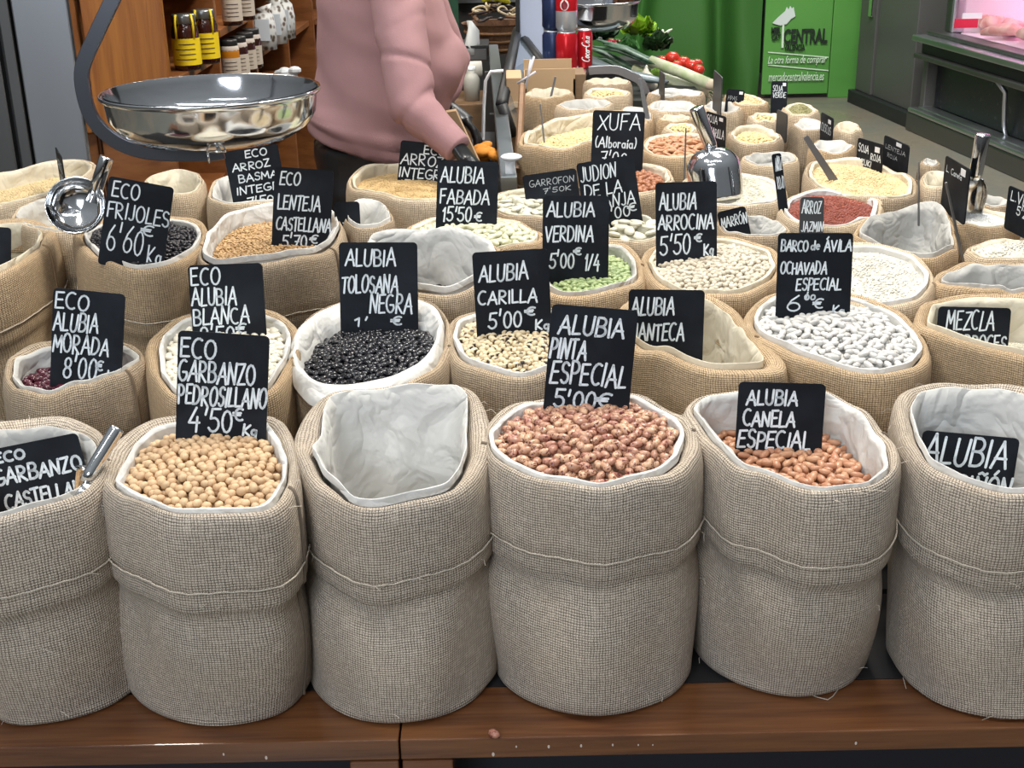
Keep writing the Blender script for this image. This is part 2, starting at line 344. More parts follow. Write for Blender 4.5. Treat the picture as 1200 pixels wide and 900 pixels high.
def ring_mesh(rings, close=None):
    """rings: list of (N,3) arrays -> verts, quads, uv (metres)"""
    N = len(rings[0]); V = np.vstack(rings); F = []; UV = []
    Rm = np.mean(np.hypot(rings[len(rings)//2][:,0]-rings[len(rings)//2][:,0].mean(), rings[len(rings)//2][:,1]-rings[len(rings)//2][:,1].mean()))
    vv = [0.0]
    for i in range(1, len(rings)): vv.append(vv[-1] + float(np.mean(np.linalg.norm(rings[i]-rings[i-1], axis=1))))
    for i in range(len(rings)-1):
        for k in range(N):
            k2 = (k+1) % N
            F.append((i*N+k, (i+1)*N+k, (i+1)*N+k2, i*N+k2))
            u0 = k/N*2*PI*Rm; u1 = (k+1)/N*2*PI*Rm
            UV += [u0, -vv[i], u0, -vv[i+1], u1, -vv[i+1], u1, -vv[i]]
    if close:
        F.append(tuple((len(rings)-1)*N + k for k in range(N))); UV += [c for k in range(N) for c in (V[(len(rings)-1)*N+k][0], V[(len(rings)-1)*N+k][1])]
    return V, F, UV
def cloth_obj(name, rings, m, parent, close=True):
    V, F, UV = ring_mesh(rings, close); me = bpy.data.meshes.new(name); me.from_pydata(V.tolist(), [], F); me.materials.append(m)
    ul = me.uv_layers.new(name='UV'); ul.data.foreach_set('uv', UV); me.polygons.foreach_set('use_smooth', [True]*len(me.polygons)); me.update()
    o = bpy.data.objects.new(name, me); COL.objects.link(o); o.parent = parent; o.location = -parent.location; return o
NBAG = [0]
def fold(seed, th, z, k, amp):
    rs = np.random.default_rng(seed); s = 0
    for j in range(4):
        kk = rs.integers(2, k); s = s + np.sin(kk*th + rs.uniform(0, 6.28) + z*rs.uniform(-14, 14)) * rs.uniform(.4, 1) / (1+.12*kk)
    return s * amp / 2
def sack(R, label, content=None, L=None, I=None, fill=.02, dome=.012, tilt=0, dz=0, group=None, bm=None, cm=None, near=0,
         base=.99, bshift=(0, 0), hlabel=None, individual=None, wr=1.0, lift=.004, hem=True, seams=None, czt=0, zb=None, bigcuff=True, H=None):
    NBAG[0] += 1; seed = 1000 + NBAG[0]*13; rs = random.Random(seed)
    N = 112 if near == 2 else (80 if near == 1 else 56)
    n = MN; cpx = sum(p[0] for p in R)/len(R); cpy = sum(p[1] for p in R)/len(R)
    p0 = MP + Vector((0, 0, dz)); C0 = onplane(cpx, cpy, p0, n)
    sl = .06 + math.tan(math.radians(tilt)); n2 = Vector((0, -sl, 1)).normalized()
    pr = lambda q: [onplane(x, y, C0, n2) for x, y in q]
    PR = pr(R); C = Vector((sum(p.x for p in PR)/len(PR), sum(p.y for p in PR)/len(PR), 0))
    zc = lambda x, y: C0.z + sl*(y - C0.y)
    th = np.linspace(-PI, PI, N, endpoint=False); c, s = np.cos(th), np.sin(th)
    rR = ring_radius(PR, C, N, 3) if near else ring_radius(PR, C, N, 2, 1); rL = ring_radius(pr(L), C, N, 1, 1) if L else rR*(.945 + .018*np.abs(np.sin(th*rs.choice([2.5, 3.5, 3]) + rs.uniform(0, 6)))) - .005
    rL = np.minimum(rL, rR - .002 if not I else rL)
    P3 = lambda r, z: np.stack([C.x + c*r, C.y + s*r, z], axis=1)
    wob = fold(seed+1, th, 0, 11, .0055*(wr if near else .7))
    zr = np.array([zc(C.x + c[i]*rR[i], C.y + s[i]*rR[i]) for i in range(N)]) + wob
    flat = C.y < 1.5
    tz = .5955 if flat else mouth_z(C.y) - .29
    root = thing('grain_sack', (C.x, C.y, tz), label, 'sack', group)
    bmat = bm or BUR[NBAG[0] % 3]
    # burlap: inner lip, rolled rim, cuff, body, base
    rings = []
    for t, dzz in ((1.25, -.05), (1.1, -.02), (.95, -.008), (.7, -.001), (.4, .003), (.15, .002)):
        rings.append(P3(rR + (np.minimum(rL, rR-.004) - rR)*t, zr + dzz))
    cuff = .112 if bigcuff else .05
    rB = (rR*.45 + rR.mean()*.55) * base
    for dd, off in ((0, 0), (.006, .003), (.02, .005), (.045, .006), (.070, .006), (.085, .0062), (.088, .0046), (.100, .0052), (cuff, .0045), (cuff+.004, .0012)):
        f = fold(seed+2, th, dd*1.0, 7, .0035*wr*min(1, dd/.05)); q = (dd/.30)*.5
        rings.append(P3((rR*(1-q) + rB*q) + off + f, zr - dd))
    bz = lambda x, y: (.5955 if flat else mouth_z(y) - .2905)
    zbase = np.array([bz(C.x + c[i]*rR[i], C.y + s[i]*rR[i]) for i in range(N)])
    z1 = zr - cuff - .005; ns = 16 if near else 9
    for j in range(1, ns+1):
        t = j/ns; z = z1 + (zbase + .010 - z1)*t
        q = .2 + .8*t
        bul = math.sin(PI*min(1, t*1.02))*.005
        f = fold(seed+3, th, t*.35, 8, (.0085 if near == 2 else .0055)*wr*(1-.35*t)*min(1, t*5 + .15)) + fold(seed+4, th, t*.12, 14, .0022*wr)
        f = f - .0015*np.exp(-((t-.12)/.12)**2)
        rr = rR*(1-q) + rB*q + bul + f - .002
        sh = q*1.0; rg = P3(rr, z); rg[:,0] += bshift[0]*sh; rg[:,1] += bshift[1]*sh; rings.append(rg)
    for dr, z in ((-.003, .004), (-.010, 0), (-.06, 0)):
        rg = P3(rR*0 + rB + dr, zbase + z); rg[:,0] += bshift[0]; rg[:,1] += bshift[1]; rings.append(rg)
    sackb = cloth_obj('burlap', rings, bmat, root)
    if hem and near:
        hm = MB(); base_r = rings[6+5]; pts = [Vector(base_r[k % N]) + Vector((c[k % N]*.0016, s[k % N]*.0016, -.002 + .0006*math.sin(k*2.1))) for k in range(N+1)]
        hm.tube(pts, .0011, 5, False); hm.build('hem_seam', THREAD, sackb, True)
        for sa in (seams or [rs.uniform(-.5, .1)]):
            k = int((sa + PI)/(2*PI)*N) % N; sm = MB(); sm.tube([Vector(r_[k]) + Vector((c[k]*.0008, s[k]*.0008, 0)) for r_ in rings[4:-2]], .0022, 6, False); sm.build('side_seam', bmat, sackb, True)
        if near == 2:
            nh = rs.randint(14, 26); fz = MB()
            for _ in range(nh):
                k = rs.randrange(N); ri = rs.choice([6, 7, 12, 13, len(rings)-4, len(rings)-5, 20]); p = Vector(rings[ri][k]); d = Vector((c[k], s[k], 0))
                tg = Vector((-s[k], c[k], 0)); ln = rs.uniform(.008, .024); a = rs.uniform(-1, 1)
                fz.tube([p, p + d*ln*.3 + tg*a*ln*.4 + Vector((0,0,ln*.1)), p + d*ln*.45 + tg*a*ln + Vector((0,0,-ln*.2*rs.random()))], .0004, 3, False)
            tag(fz.build('loose_fibres', THREAD, root), kind='stuff')
    # cotton liner
    cfill = fill if content else max(fill, .19)
    rin = ring_radius(pr(I), C, N, 2) if I else None
    zl = np.array([zc(C.x + c[i]*rL[i], C.y + s[i]*rL[i]) for i in range(N)])*1.0 + wob + lift
    rings = []
    if rin is None:
        w2 = fold(seed+5, th, 0, 16, .0022*wr)
        for off, dzz in ((.0006, -.010), (.0005, -.001), (-.0002, .0003), (-.0010, -.0003)): rings.append(P3(rL + off + w2*.5, zl + dzz))
        steps = 16 if near else 8
        for j in range(1, steps+1):
            t = j/steps; d = (cfill + .02)*t
            f = fold(seed+6, th, d*2, 9, min(.014, .002 + .08*d)*wr) - np.abs(fold(seed+7, th, d*5, 12, min(.010, .002 + .07*d)*wr)) + .004*wr*min(1, d*20)*np.array([noise.noise(Vector((math.cos(q)*3, math.sin(q)*3, d*28 + seed))) for q in th])
            rings.append(P3(rL*(1-.06*min(1, d/.1)) - .005 + f - .25*max(0, d-.1)*0, zl - d))
    else:
        w2 = fold(seed+5, th, 0, 18, .0035)
        for t, dzz in ((0, -.016), (.03, -.012), (.12, -.003), (.3, .004), (.45, .006), (.6, .002), (.8, -.006), (1.0, -fill), (1.05, -fill-.02)):
            tt = min(1, t*2) * (1 if t < .8 else 0)
            ff = fold(seed+6, th, t, 14, .006)*math.sin(PI*min(1, t))
            rings.append(P3(rL*(1-t) + rin*t + w2*(1-t), zl - lift + dzz + ff + (w2 if t < .2 else 0)))
    if not content:
        rings.append(P3(rL*.72, zl.mean()*np.ones(N) - cfill - .035)); rings.append(P3(rL*.3, zl.mean()*np.ones(N) - cfill - .04))
    cm_ = cm or COT[(0, 1, 0, 1, 2)[NBAG[0] % 5]]
    cloth_obj('cotton_liner', rings, cm_, root, not content)
    # contents
    info = dict(C=C, z=C0.z - fill, root=root)
    if content:
        k = K[content]; rC = (rin if rin is not None else rL - .006 - .06*rL*min(1, fill/.1))
        sl2 = sl + math.tan(math.radians(czt))
        def surf(x, y, rho): return C0.z + sl2*(y - C0.y) - fill + dome*(1 - rho**2.2)
        def rho_of(x, y):
            a = np.arctan2(y, x); rr = np.interp(a, np.concatenate([th, [PI]]), np.concatenate([rC, rC[:1]])); return np.hypot(x, y)/rr
        ev = []; ef = []; RR = 9; NS = N//2
        dr_ = -k['H']*(1.5 if not k['grain'] else .0)
        for j in range(RR+1):
            q = j/RR
            for i in range(NS):
                a = th[i*2]; r = rC[i*2]*q*1.04; x = math.cos(a)*r; y = math.sin(a)*r
                z = surf(C.x+x, C.y+y, min(1.04, q)) + dr_ + .0022*noise.noise(Vector((x*60, y*60, seed)))
                ev.append((C.x+x, C.y+y, z))
        ef = [(j*NS+i, (j+1)*NS+i, (j+1)*NS+(i+1) % NS, j*NS+(i+1) % NS) for j in range(RR) for i in range(NS)]
        Rm = rC.max()
        def scatter(step, drop, flat):
            n_ = int(2*Rm/step)+3; gx, gy = np.meshgrid(np.arange(n_)*step, np.arange(int(n_*1.2))*step*.866)
            gx = gx + (np.arange(gy.shape[0]) % 2)[:,None]*step/2; x = gx.ravel()-Rm-step; y = gy.ravel()-Rm-step
            x = x + RNG.uniform(-.28, .28, x.shape)*step; y = y + RNG.uniform(-.28, .28, y.shape)*step
            rh = rho_of(x, y); kp = rh < .985; x, y, rh = x[kp], y[kp], rh[kp]
            z = surf(C.x+x, C.y+y, rh) - drop + RNG.uniform(-.25, .22, x.shape)*k['H']
            pos = np.stack([C.x+x, C.y+y, z], 1); rot = eul(RNG.uniform(-flat, flat, len(x)) + np.where(RNG.random(len(x)) < .15, PI/2, 0), RNG.uniform(-flat*.7, flat*.7, len(x)), RNG.uniform(-PI, PI, len(x)))
            return pos, rot
        if k['grain']:
            st = math.sqrt(k['L']*k['W'])*1.0/k['dens']**.5
            p1, r1 = scatter(st, -.0004, .5)
            o = mass('grain_heap', k['geo'], p1, r1, k['m'], (np.array(ev), ef), k['bm'])
            tag(o, hlabel, 'grain', None, 'stuff')
        else:
            st = math.sqrt(k['L']*k['W'])*k['sp']*1.06
            p1, r1 = scatter(st, k['H']*.2, .38); p2, r2 = scatter(st, k['H']*1.0, .6)
            if individual:
                order = np.argsort(p1[:,1]); sel = order[:300]; rest = order[300:]
                protos = [mass(k['name'], k['geo'], np.zeros((1, 3)), eul(np.zeros(1), np.zeros(1), np.zeros(1)), k['m']).data]
                bpy.data.objects.remove([o for o in COL.objects if o.data == protos[0]][0])
                at = protos[0].attributes['rnd']; at.data.foreach_set('value', np.full(len(k['geo'][0]), .5, dtype=np.float32))
                for i in sel:
                    o = bpy.data.objects.new(k['name'], protos[0]); COL.objects.link(o)
                    Mx = Matrix([list(q) for q in r1[i]]).to_4x4(); Mx.translation = Vector(p1[i]); o.matrix_world = Mx
                    sc_ = RNG.uniform(.9, 1.1); o.scale = (sc_*RNG.uniform(.92, 1.08), sc_, sc_)
                    tag(o, individual[0], 'bean', individual[1])
                p2 = np.vstack([p2, p1[rest]]); r2 = np.concatenate([r2, r1[rest]])
            else:
                p2 = np.vstack([p2, p1]); r2 = np.concatenate([r2, r1])
            o = mass('bean_heap', k['geo'], p2, r2, k['m'], (np.array(ev), ef), None)
            tag(o, hlabel, 'beans', None, 'stuff')
        info['surf'] = surf
    return info

# ---------------------------------------------------------------- the sacks, front row
NF = 'in the front row'
S = {}
S['castellano'] = sack([(-95,560),(-60,510),(0,494),(40,489),(79,491),(112,503),(125,525),(126,556),(100,580),(60,597),(0,610),(-60,612)],
  'burlap sack at the left end of the front row, holding the tilted board', L=[(-85,560),(-50,520),(0,508),(45,503),(93,510),(112,522),(116,548),(95,573),(60,590),(0,603),(-55,605)], fill=.09, near=2, bm=BUR_COOL_LIT, cm=COT[2], bshift=(0, .012), content='chickpea', hlabel='pale chickpeas low inside the leftmost front sack')
S['garbanzo'] = sack([(120,560),(126,528),(142,512),(163,500),(195,489),(260,486),(312,488),(335,500),(346,530),(346,563),(334,590),(309,604),(248,611),(204,608),(163,594),(131,577)],
  'burlap sack in the front row brimming with small round chickpeas', 'chickpea',
  L=[(135,566),(142,550),(150,538),(157,522),(181,506),(210,498),(260,495),(312,498),(328,518),(336,540),(334,563),(322,585),(309,597),(248,604),(204,601),(166,589)], fill=.008, dome=.014, near=2, bm=BUR_COOL_LIT, cm=COT[0], bshift=(-.004, .014),
  hlabel='lower layers of the chickpea heap in the second front sack', individual=('small round tan chickpea on the heap in the second front sack from the left', 'chickpeas on top of the front heap'))
S['empty_front'] = sack([(346,520),(352,497),(375,472),(405,460),(450,452),(505,451),(545,457),(566,478),(574,512),(566,545),(545,572),(505,590),(455,597),(410,594),(378,578),(355,550)],
  'empty burlap sack in the front row, white liner standing open', None,
  L=[(366,532),(377,512),(380,485),(388,473),(430,462),(490,456),(535,458),(548,473),(547,505),(548,530),(538,555),(524,573),(495,583),(467,588),(440,589),(413,588),(395,570),(378,553)], fill=.25, tilt=7, near=2, bm=BUR_COOL_LIT, cm=COT[0], wr=1.25, lift=.008, bshift=(0, -.030))
S['pinta'] = sack([(569,508),(575,492),(594,478),(633,467),(690,462),(737,463),(772,473),(800,489),(816,508),(818,532),(800,552),(755,567),(703,576),(650,570),(600,554),(575,536)],
  'burlap sack in the middle of the front row heaped with speckled pink beans', 'pinto',
  L=[(573,512),(587,493),(617,475),(660,468),(737,467),(780,482),(802,508),(795,538),(752,560),(702,570),(645,563),(595,544),(576,526)], fill=.004, dome=.022, near=2, bm=BUR_COOL_LIT, cm=COT[0], bshift=(0, -.026),
  hlabel='lower layers of the speckled bean heap', individual=('speckled pink and tan bean on the heap under the pinta board', 'speckled beans on top of the front heap'))
S['canela'] = sack([(802,485),(814,468),(840,462),(880,459),(930,459),(970,461),(1008,480),(1036,506),(1051,527),(1052,550),(1034,567),(1000,577),(955,579),(900,565),(850,541),(817,510)],
  'burlap sack in the front row half full of cinnamon brown beans', 'canela',
  L=[(812,480),(827,467),(863,463),(915,461),(965,463),(990,474),(1017,497),(1036,523),(1041,552),(1017,568),(965,575),(900,559),(857,535),(830,505)], fill=.045, dome=.005, tilt=2, near=2, bm=BUR_COOL_LIT, cm=COT[0], base=.93,
  hlabel='lower layers of the cinnamon bean heap', individual=('smooth cinnamon brown bean on the heap under the canela board', 'cinnamon beans on top of the front heap'), bshift=(-.006, .0))
S['right_front'] = sack([(1052,483),(1053,464),(1080,453),(1120,450),(1167,451),(1215,460),(1255,482),(1283,520),(1280,560),(1245,580),(1190,583),(1130,573),(1085,553),(1062,520)],
  'burlap sack in the front row at the right edge, its board sunk inside the liner', None,
  L=[(1067,480),(1077,463),(1120,457),(1167,459),(1212,472),(1245,495),(1265,530),(1258,560),(1235,573),(1190,575),(1130,564),(1090,543),(1074,507)], fill=.24, tilt=3, near=2, bm=BUR_COOL_LIT, cm=COT[0], bshift=(.012, -.036))
# second row
S['morada'] = sack([(6,446),(8,428),(25,409),(55,402),(100,400),(146,402),(164,410),(168,424),(150,437),(131,445),(96,457),(58,464),(25,461)],
  'burlap sack with dark purple beans low at its left side', 'purple', L=[(14,442),(20,424),(45,413),(100,406),(145,407),(163,416),(158,428),(131,440),(96,452),(58,459),(28,456)], fill=.022, dome=.004, near=1, bm=BUR[0], cm=COT[2], hlabel='dark purple beans below the morada board')
S['blanca'] = sack([(172,413),(181,393),(204,375),(240,366),(300,363),(330,370),(347,385),(350,405),(340,435),(320,460),(262,474),(205,467),(180,442)],
  'burlap sack of small white beans directly behind the heaped chickpeas', 'blanca', L=[(187,412),(192,395),(215,377),(240,372),(300,370),(332,380),(341,397),(336,417),(322,442),(308,459),(260,467),(206,458),(190,440)], fill=.008, near=1, bm=BUR[1], cm=COT[0], hlabel='small white beans behind the chickpea sack')
S['tolosana'] = sack([(342,425),(347,398),(366,370),(400,354),(450,348),(497,352),(520,368),(530,398),(517,430),(488,450),(440,460),(385,453),(353,441)],
  'burlap sack of shiny black beans, wide white liner folded out over its rim', 'black',
  L=[(337,415),(341,393),(365,368),(397,351),(445,342),(490,344),(514,357),(522,375),(519,405),(505,430),(470,452),(440,460),(400,467),(367,464),(343,442)],
  I=[(354,418),(362,398),(380,380),(410,369),(450,364),(495,370),(508,385),(503,405),(480,420),(462,432),(430,438),(385,443),(362,432)], fill=.022, dome=.008, near=1, bm=BUR[0], cm=COT[0], hlabel='shiny black beans under the tolosana board')
S['carilla'] = sack([(523,402),(528,380),(552,366),(600,359),(650,361),(680,372),(694,395),(688,420),(655,437),(610,444),(565,440),(535,425)],
  'burlap sack of cream beans with black eyes behind the empty front sack', 'carilla', L=[(531,397),(536,380),(560,368),(600,363),(648,365),(672,376),(684,395),(678,415),(650,431),(610,438),(567,432),(540,415)], fill=.004, dome=.014, near=1, bm=BUR[0], cm=COT[0], hlabel='cream black-eyed beans under the carilla board')
S['manteca'] = sack([(722,385),(732,354),(785,341),(838,348),(870,374),(897,405),(924,430),(900,441),(840,438),(783,422),(738,407)],
  'burlap sack with a pointed right corner around the manteca board, contents out of sight', None, L=[(732,381),(742,358),(788,347),(830,353),(855,374),(878,400),(898,426),(870,431),(835,428),(790,414),(745,399)], fill=.19, near=1, bm=BUR[1], cm=COT[1])
S['barco'] = sack([(873,380),(878,364),(900,348),(945,340),(997,345),(1040,358),(1072,382),(1087,408),(1088,426),(1070,438),(1030,442),(985,436),(930,420),(893,403)],
  'burlap sack full of long bright white beans in the second row', 'barco',
  L=[(883,377),(890,362),(908,351),(950,346),(997,351),(1040,366),(1070,388),(1081,410),(1066,430),(1030,436),(987,430),(945,415),(910,400),(890,387)], fill=.003, dome=.014, near=1, bm=BUR[1], cm=COT[0], hlabel='long bright white beans under the barco board')
S['mezcla'] = sack([(1074,385),(1080,360),(1100,349),(1150,345),(1210,348),(1270,362),(1300,398),(1280,430),(1235,432),(1190,421),(1150,408),(1105,396)],
  'burlap sack at the right edge holding the mezcla board', 'rice', L=[(1086,380),(1092,362),(1110,354),(1150,351),(1210,354),(1262,368),(1288,398),(1270,422),(1235,424),(1190,413),(1150,401),(1110,390)], fill=.06, near=1, bm=BUR[1], cm=COT[1], hlabel='mixed rice low in the mezcla sack')
# third row
S['left_edge'] = sack([(-90,300),(-50,268),(0,258),(40,259),(62,268),(58,285),(40,300),(0,324),(-50,335)],
  'burlap sack cut by the left edge, behind the purple bean sack', None, L=[(-80,300),(-45,274),(0,265),(36,265),(50,273),(44,287),(28,300),(0,314),(-45,325)], fill=.19, near=1, bm=BUR[1], cm=COT[1])
S['frijoles'] = sack([(87,281),(96,266),(117,259),(160,252),(205,253),(235,260),(241,272),(234,294),(205,311),(163,318),(131,310),(100,297)],
  'burlap sack full of small dull black beans behind the frijoles board', 'turtle', L=[(99,279),(106,269),(125,263),(162,257),(203,258),(231,266),(236,277),(227,293),(197,307),(160,312),(131,304),(108,292)], fill=.003, near=1, bm=BUR[1], cm=COT[0], hlabel='dull black beans under the frijoles board')
S['lenteja'] = sack([(234,307),(240,282),(258,260),(300,247),(350,243),(390,252),(402,268),(396,290),(362,304),(317,312),(262,316)],
  'burlap sack of brown lentils with a tall white liner corner', 'lentil', L=[(238,303),(243,280),(266,257),(310,238),(368,240),(393,252),(397,270),(386,287),(358,299),(317,305),(257,310)], fill=.020, dome=.006, near=1, bm=BUR[0], cm=COT[0], lift=.01, hlabel='brown lentils under the lenteja board')
S['behind_tolosana'] = sack([(425,300),(432,284),(450,276),(490,272),(540,276),(582,290),(592,308),(566,334),(525,346),(485,345),(450,335)],
  'burlap sack with a wide white liner wall behind the black bean board', 'black', L=[(430,298),(437,280),(455,272),(490,268),(540,274),(576,290),(583,306),(560,328),(522,340),(487,338),(455,328)], fill=.085, tilt=10.5, dz=.0245, near=1, bm=BUR[0], cm=COT[0], lift=.01, hlabel='black beans deep in the wide white liner')
S['verdina'] = sack([(630,322),(636,302),(660,290),(697,284),(730,287),(750,302),(754,325),(742,338),(700,348),(655,350),(636,342)],
  'burlap sack of pale green beans under the verdina board', 'verdina', L=[(637,320),(642,303),(663,293),(697,288),(727,291),(743,304),(746,322),(735,333),(700,342),(658,344),(642,336)], fill=.012, near=1, bm=BUR[1], cm=COT[2], hlabel='pale green beans under the verdina board')
S['arrocina'] = sack([(753,308),(760,292),(790,282),(838,278),(880,283),(908,294),(918,316),(898,338),(850,349),(800,347),(768,335)],
  'burlap sack of tiny cream white beans under the arrocina board', 'arrocina', L=[(760,308),(768,294),(794,286),(838,282),(877,287),(902,297),(909,315),(892,333),(850,343),(803,341),(774,330)], fill=.003, dome=.014, near=1, bm=BUR[1], cm=COT[1], hlabel='tiny cream white beans under the arrocina board')
S['bomba'] = sack([(922,320),(935,298),(975,285),(1030,286),(1070,298),(1090,318),(1094,334),(1074,357),(1040,362),(990,356),(945,343)],
  'burlap sack of white rice just right of the barco board', 'puffed', L=[(930,318),(945,300),(978,289),(1030,290),(1066,300),(1088,322),(1086,336),(1068,353),(1038,357),(990,350),(950,338)], fill=.008, near=1, bm=BUR[2], cm=COT[0], hlabel='white rice just right of the barco board')
S['right_liner'] = sack([(1095,330),(1104,317),(1142,309),(1200,309),(1250,318),(1285,338),(1260,348),(1195,345),(1150,342),(1110,340)],
  'burlap sack at the right edge with an empty pale liner behind the mezcla sack', None, L=[(1102,329),(1112,320),(1145,313),(1200,313),(1246,322),(1272,336),(1250,343),(1195,340),(1150,337),(1113,336)], fill=.19, near=1, bm=BUR[1], cm=COT[2])
# rows further back
def far(R, label, content=None, hl=None, **kw):
    kw.setdefault('fill', .012 if content else .19); kw.setdefault('bm', BUR[(2, 0, 2, 1)[len(S) % 4]]); kw.setdefault('wr', 1.6)
    S[label] = sack(R, label, content, hlabel=hl, **kw); return S[label]
far([(-60,232),(-30,211),(21,199),(64,189),(95,187),(116,194),(100,211),(60,229),(0,243),(-50,250)], 'pale sack in front of the steel fridge, thin board standing in it', 'oats', 'pale meal in the sack by the fridge', fill=.03, cm=COT[1], bm=BUR[2], tilt=4)
far([(12,256),(25,242),(58,232),(100,228),(124,236),(126,250),(98,268),(68,273),(30,268)], 'small sack holding the round steel scoop at the left', 'oats', 'pale grain under the left scoop', fill=.05, cm=COT[2])
far([(168,214),(180,205),(205,199),(232,203),(240,214),(233,226),(210,232),(182,228)], 'small cream sack below the steel weighing pan', None, cm=COT[1], bm=BUR[2])
far([(243,232),(250,213),(278,204),(315,203),(340,212),(344,228),(315,240),(272,244)], 'cream sack holding the basmati board', None, cm=COT[0])
far([(404,262),(406,246),(418,238),(440,236),(456,246),(462,260),(445,268),(422,270)], 'sack with a bright liner behind the lentils, small dark board inside', None, cm=COT[0], lift=.008)
far([(408,216),(416,203),(446,195),(480,192),(520,196),(545,208),(545,224),(515,236),(485,239),(450,231),(420,223)], 'sack of pale brown rice in front of the person in pink', 'brownrice', 'pale brown rice in front of the person', cm=COT[1], fill=.014, near=1)
far([(474,277),(488,264),(520,256),(560,252),(600,257),(632,270),(635,284),(612,294),(565,299),(515,296),(484,288)], 'sack of large pale green-white beans under the fabada board', 'faba', 'large pale beans under the fabada board', cm=COT[1], fill=.002, dome=.02, near=1)
far([(690,272),(705,262),(738,257),(775,261),(796,270),(790,279),(752,284),(712,284)], 'sack of broad white lima beans behind the verdina board', 'lima', 'broad white lima beans behind the verdina board', cm=COT[1], fill=.0, dome=.02)
far([(566,236),(585,226),(625,221),(665,225),(690,237),(680,250),(640,257),(600,256),(575,248)], 'sack of flat white beans under the slanted garrofon board', 'lima', 'flat white beans under the garrofon board', cm=COT[1], fill=.006, dome=.012)
far([(705,203),(724,193),(755,190),(783,199),(790,211),(775,226),(745,231),(714,222)], 'sack of hazelnuts between the xufa board and the big scoop', 'hazelnut', 'red brown hazelnuts beside the xufa board', cm=COT[1], fill=.012)
far([(750,174),(757,162),(788,156),(820,159),(840,171),(832,182),(800,188),(766,186)], 'sack of flat brown almonds left of the big scoop', 'almond', 'flat brown almonds left of the big scoop', cm=COT[1], fill=.004)
far([(796,224),(812,208),(848,201),(888,205),(920,221),(910,238),(878,246),(830,243)], 'sack of white rice with the big steel scoop in it', 'rice', 'white rice under the big scoop', cm=COT[0], fill=.004, dome=.02, near=1)
far([(838,262),(858,253),(885,252),(915,262),(928,272),(905,280),(870,279),(846,272)], 'narrow sack holding the small marron board', None, cm=COT[2])
far([(914,244),(930,230),(968,224),(1012,231),(1034,243),(1020,259),(985,268),(945,264),(920,257)], 'sack of dark red rice behind the barco board', 'redrice', 'dark red rice behind the barco board', cm=COT[0], fill=.004, near=1)
far([(1000,276),(1030,253),(1066,240),(1102,245),(1116,266),(1122,290),(1112,303),(1088,308),(1040,294)], 'empty sack with a tall grey liner right of the red rice', None, cm=COT[2], tilt=5, near=1, lift=.008)
far([(1130,293),(1147,286),(1175,281),(1215,283),(1245,293),(1235,304),(1200,307),(1145,305)], 'sack of white rice at the right edge below the scoop', 'puffed', 'white rice at the right edge', cm=COT[1], fill=.003)
far([(943,203),(950,191),(972,186),(1013,189),(1054,201),(1073,215),(1068,230),(1040,238),(996,232),(955,219)], 'sack of pale yellow grain behind the red rice', 'oats', 'pale yellow grain behind the red rice', cm=COT[1], fill=.008, near=1)
far([(1078,212),(1086,201),(1102,200),(1116,207),(1120,217),(1104,224),(1086,222)], 'small sack with a printed 15 at the aisle', None, cm=COT[1], bm=BUR[2])
far([(1112,256),(1124,247),(1152,245),(1184,252),(1196,261),(1176,269),(1145,268),(1122,265)], 'sack of fine white grain below the aisle scoop', 'sugar', 'fine white grain below the aisle scoop', cm=COT[1], fill=.006)
far([(1200,270),(1206,261),(1225,258),(1250,265),(1252,276),(1228,282),(1208,279)], 'sack at the right edge beside the aisle', None, cm=COT[2])
far([(1140,237),(1150,229),(1174,232),(1190,240),(1176,245),(1155,243)], 'shallow sack right behind the aisle scoop', None, cm=COT[2])
far([(607,168),(628,149),(655,140),(695,132),(735,132),(760,143),(735,157),(702,167),(668,176),(635,174)], 'square topped sack of tiger nuts behind the xufa board', 'soy', 'pale tiger nuts in the square topped sack', cm=COT[1], fill=.03, bm=BUR[1], near=1)
far([(612,113),(622,106),(650,104),(670,107),(672,111),(650,116),(630,117)], 'tall narrow sack in front of the cardboard box', None, cm=COT[1], bm=BUR[1])
far([(650,124),(670,118),(698,117),(720,121),(712,127),(690,130),(665,130)], 'sack with a wide white lip behind the tiger nuts', None, cm=COT[2])
far([(683,97),(692,93),(731,93),(740,97),(734,100),(700,101)], 'empty pale sack nearest the drink cans', None, cm=COT[1])
far([(684,110),(692,105),(715,104),(740,108),(735,114),(710,116),(690,115)], 'pale sack of seeds right of the cardboard box', 'soy', 'pale seeds right of the cardboard box', cm=COT[1], fill=.006)
far([(727,130),(736,125),(752,127),(765,135),(764,143),(745,141),(733,136)], 'small sack with a bright white liner above the xufa board', None, cm=COT[0])
far([(777,151),(785,146),(810,146),(820,152),(811,158),(788,159)], 'small sack of yellow corn grain behind the almonds', 'soy', 'yellow corn grain behind the almonds', cm=COT[1], fill=.003)
far([(757,111),(767,106),(805,105),(826,109),(822,114),(785,115)], 'pale sack nearest the leeks', None, cm=COT[0])
far([(757,126),(770,119),(805,119),(818,126),(808,132),(775,133)], 'pale sack with a white liner in front of the leeks', None, cm=COT[0])
far([(770,141),(778,136),(800,136),(812,139),(806,143),(785,144)], 'low sack just behind the yellow corn grain', None, cm=COT[1])
far([(822,126),(832,120),(853,120),(870,128),(862,134),(836,133)], 'pale sack with a curled liner behind the soja board', None, cm=COT[0])
far([(853,157),(866,148),(888,147),(908,155),(918,162),(906,170),(878,173),(860,168)], 'sack of pale yellow beans right of the soja board', 'soy', 'pale yellow beans right of the soja board', cm=COT[1], fill=.012)
far([(876,138),(888,133),(908,134),(918,140),(904,144),(885,144)], 'pale sack behind the dark aisle boards', 'soy', 'pale seeds behind the dark aisle boards', cm=COT[1], fill=.006)
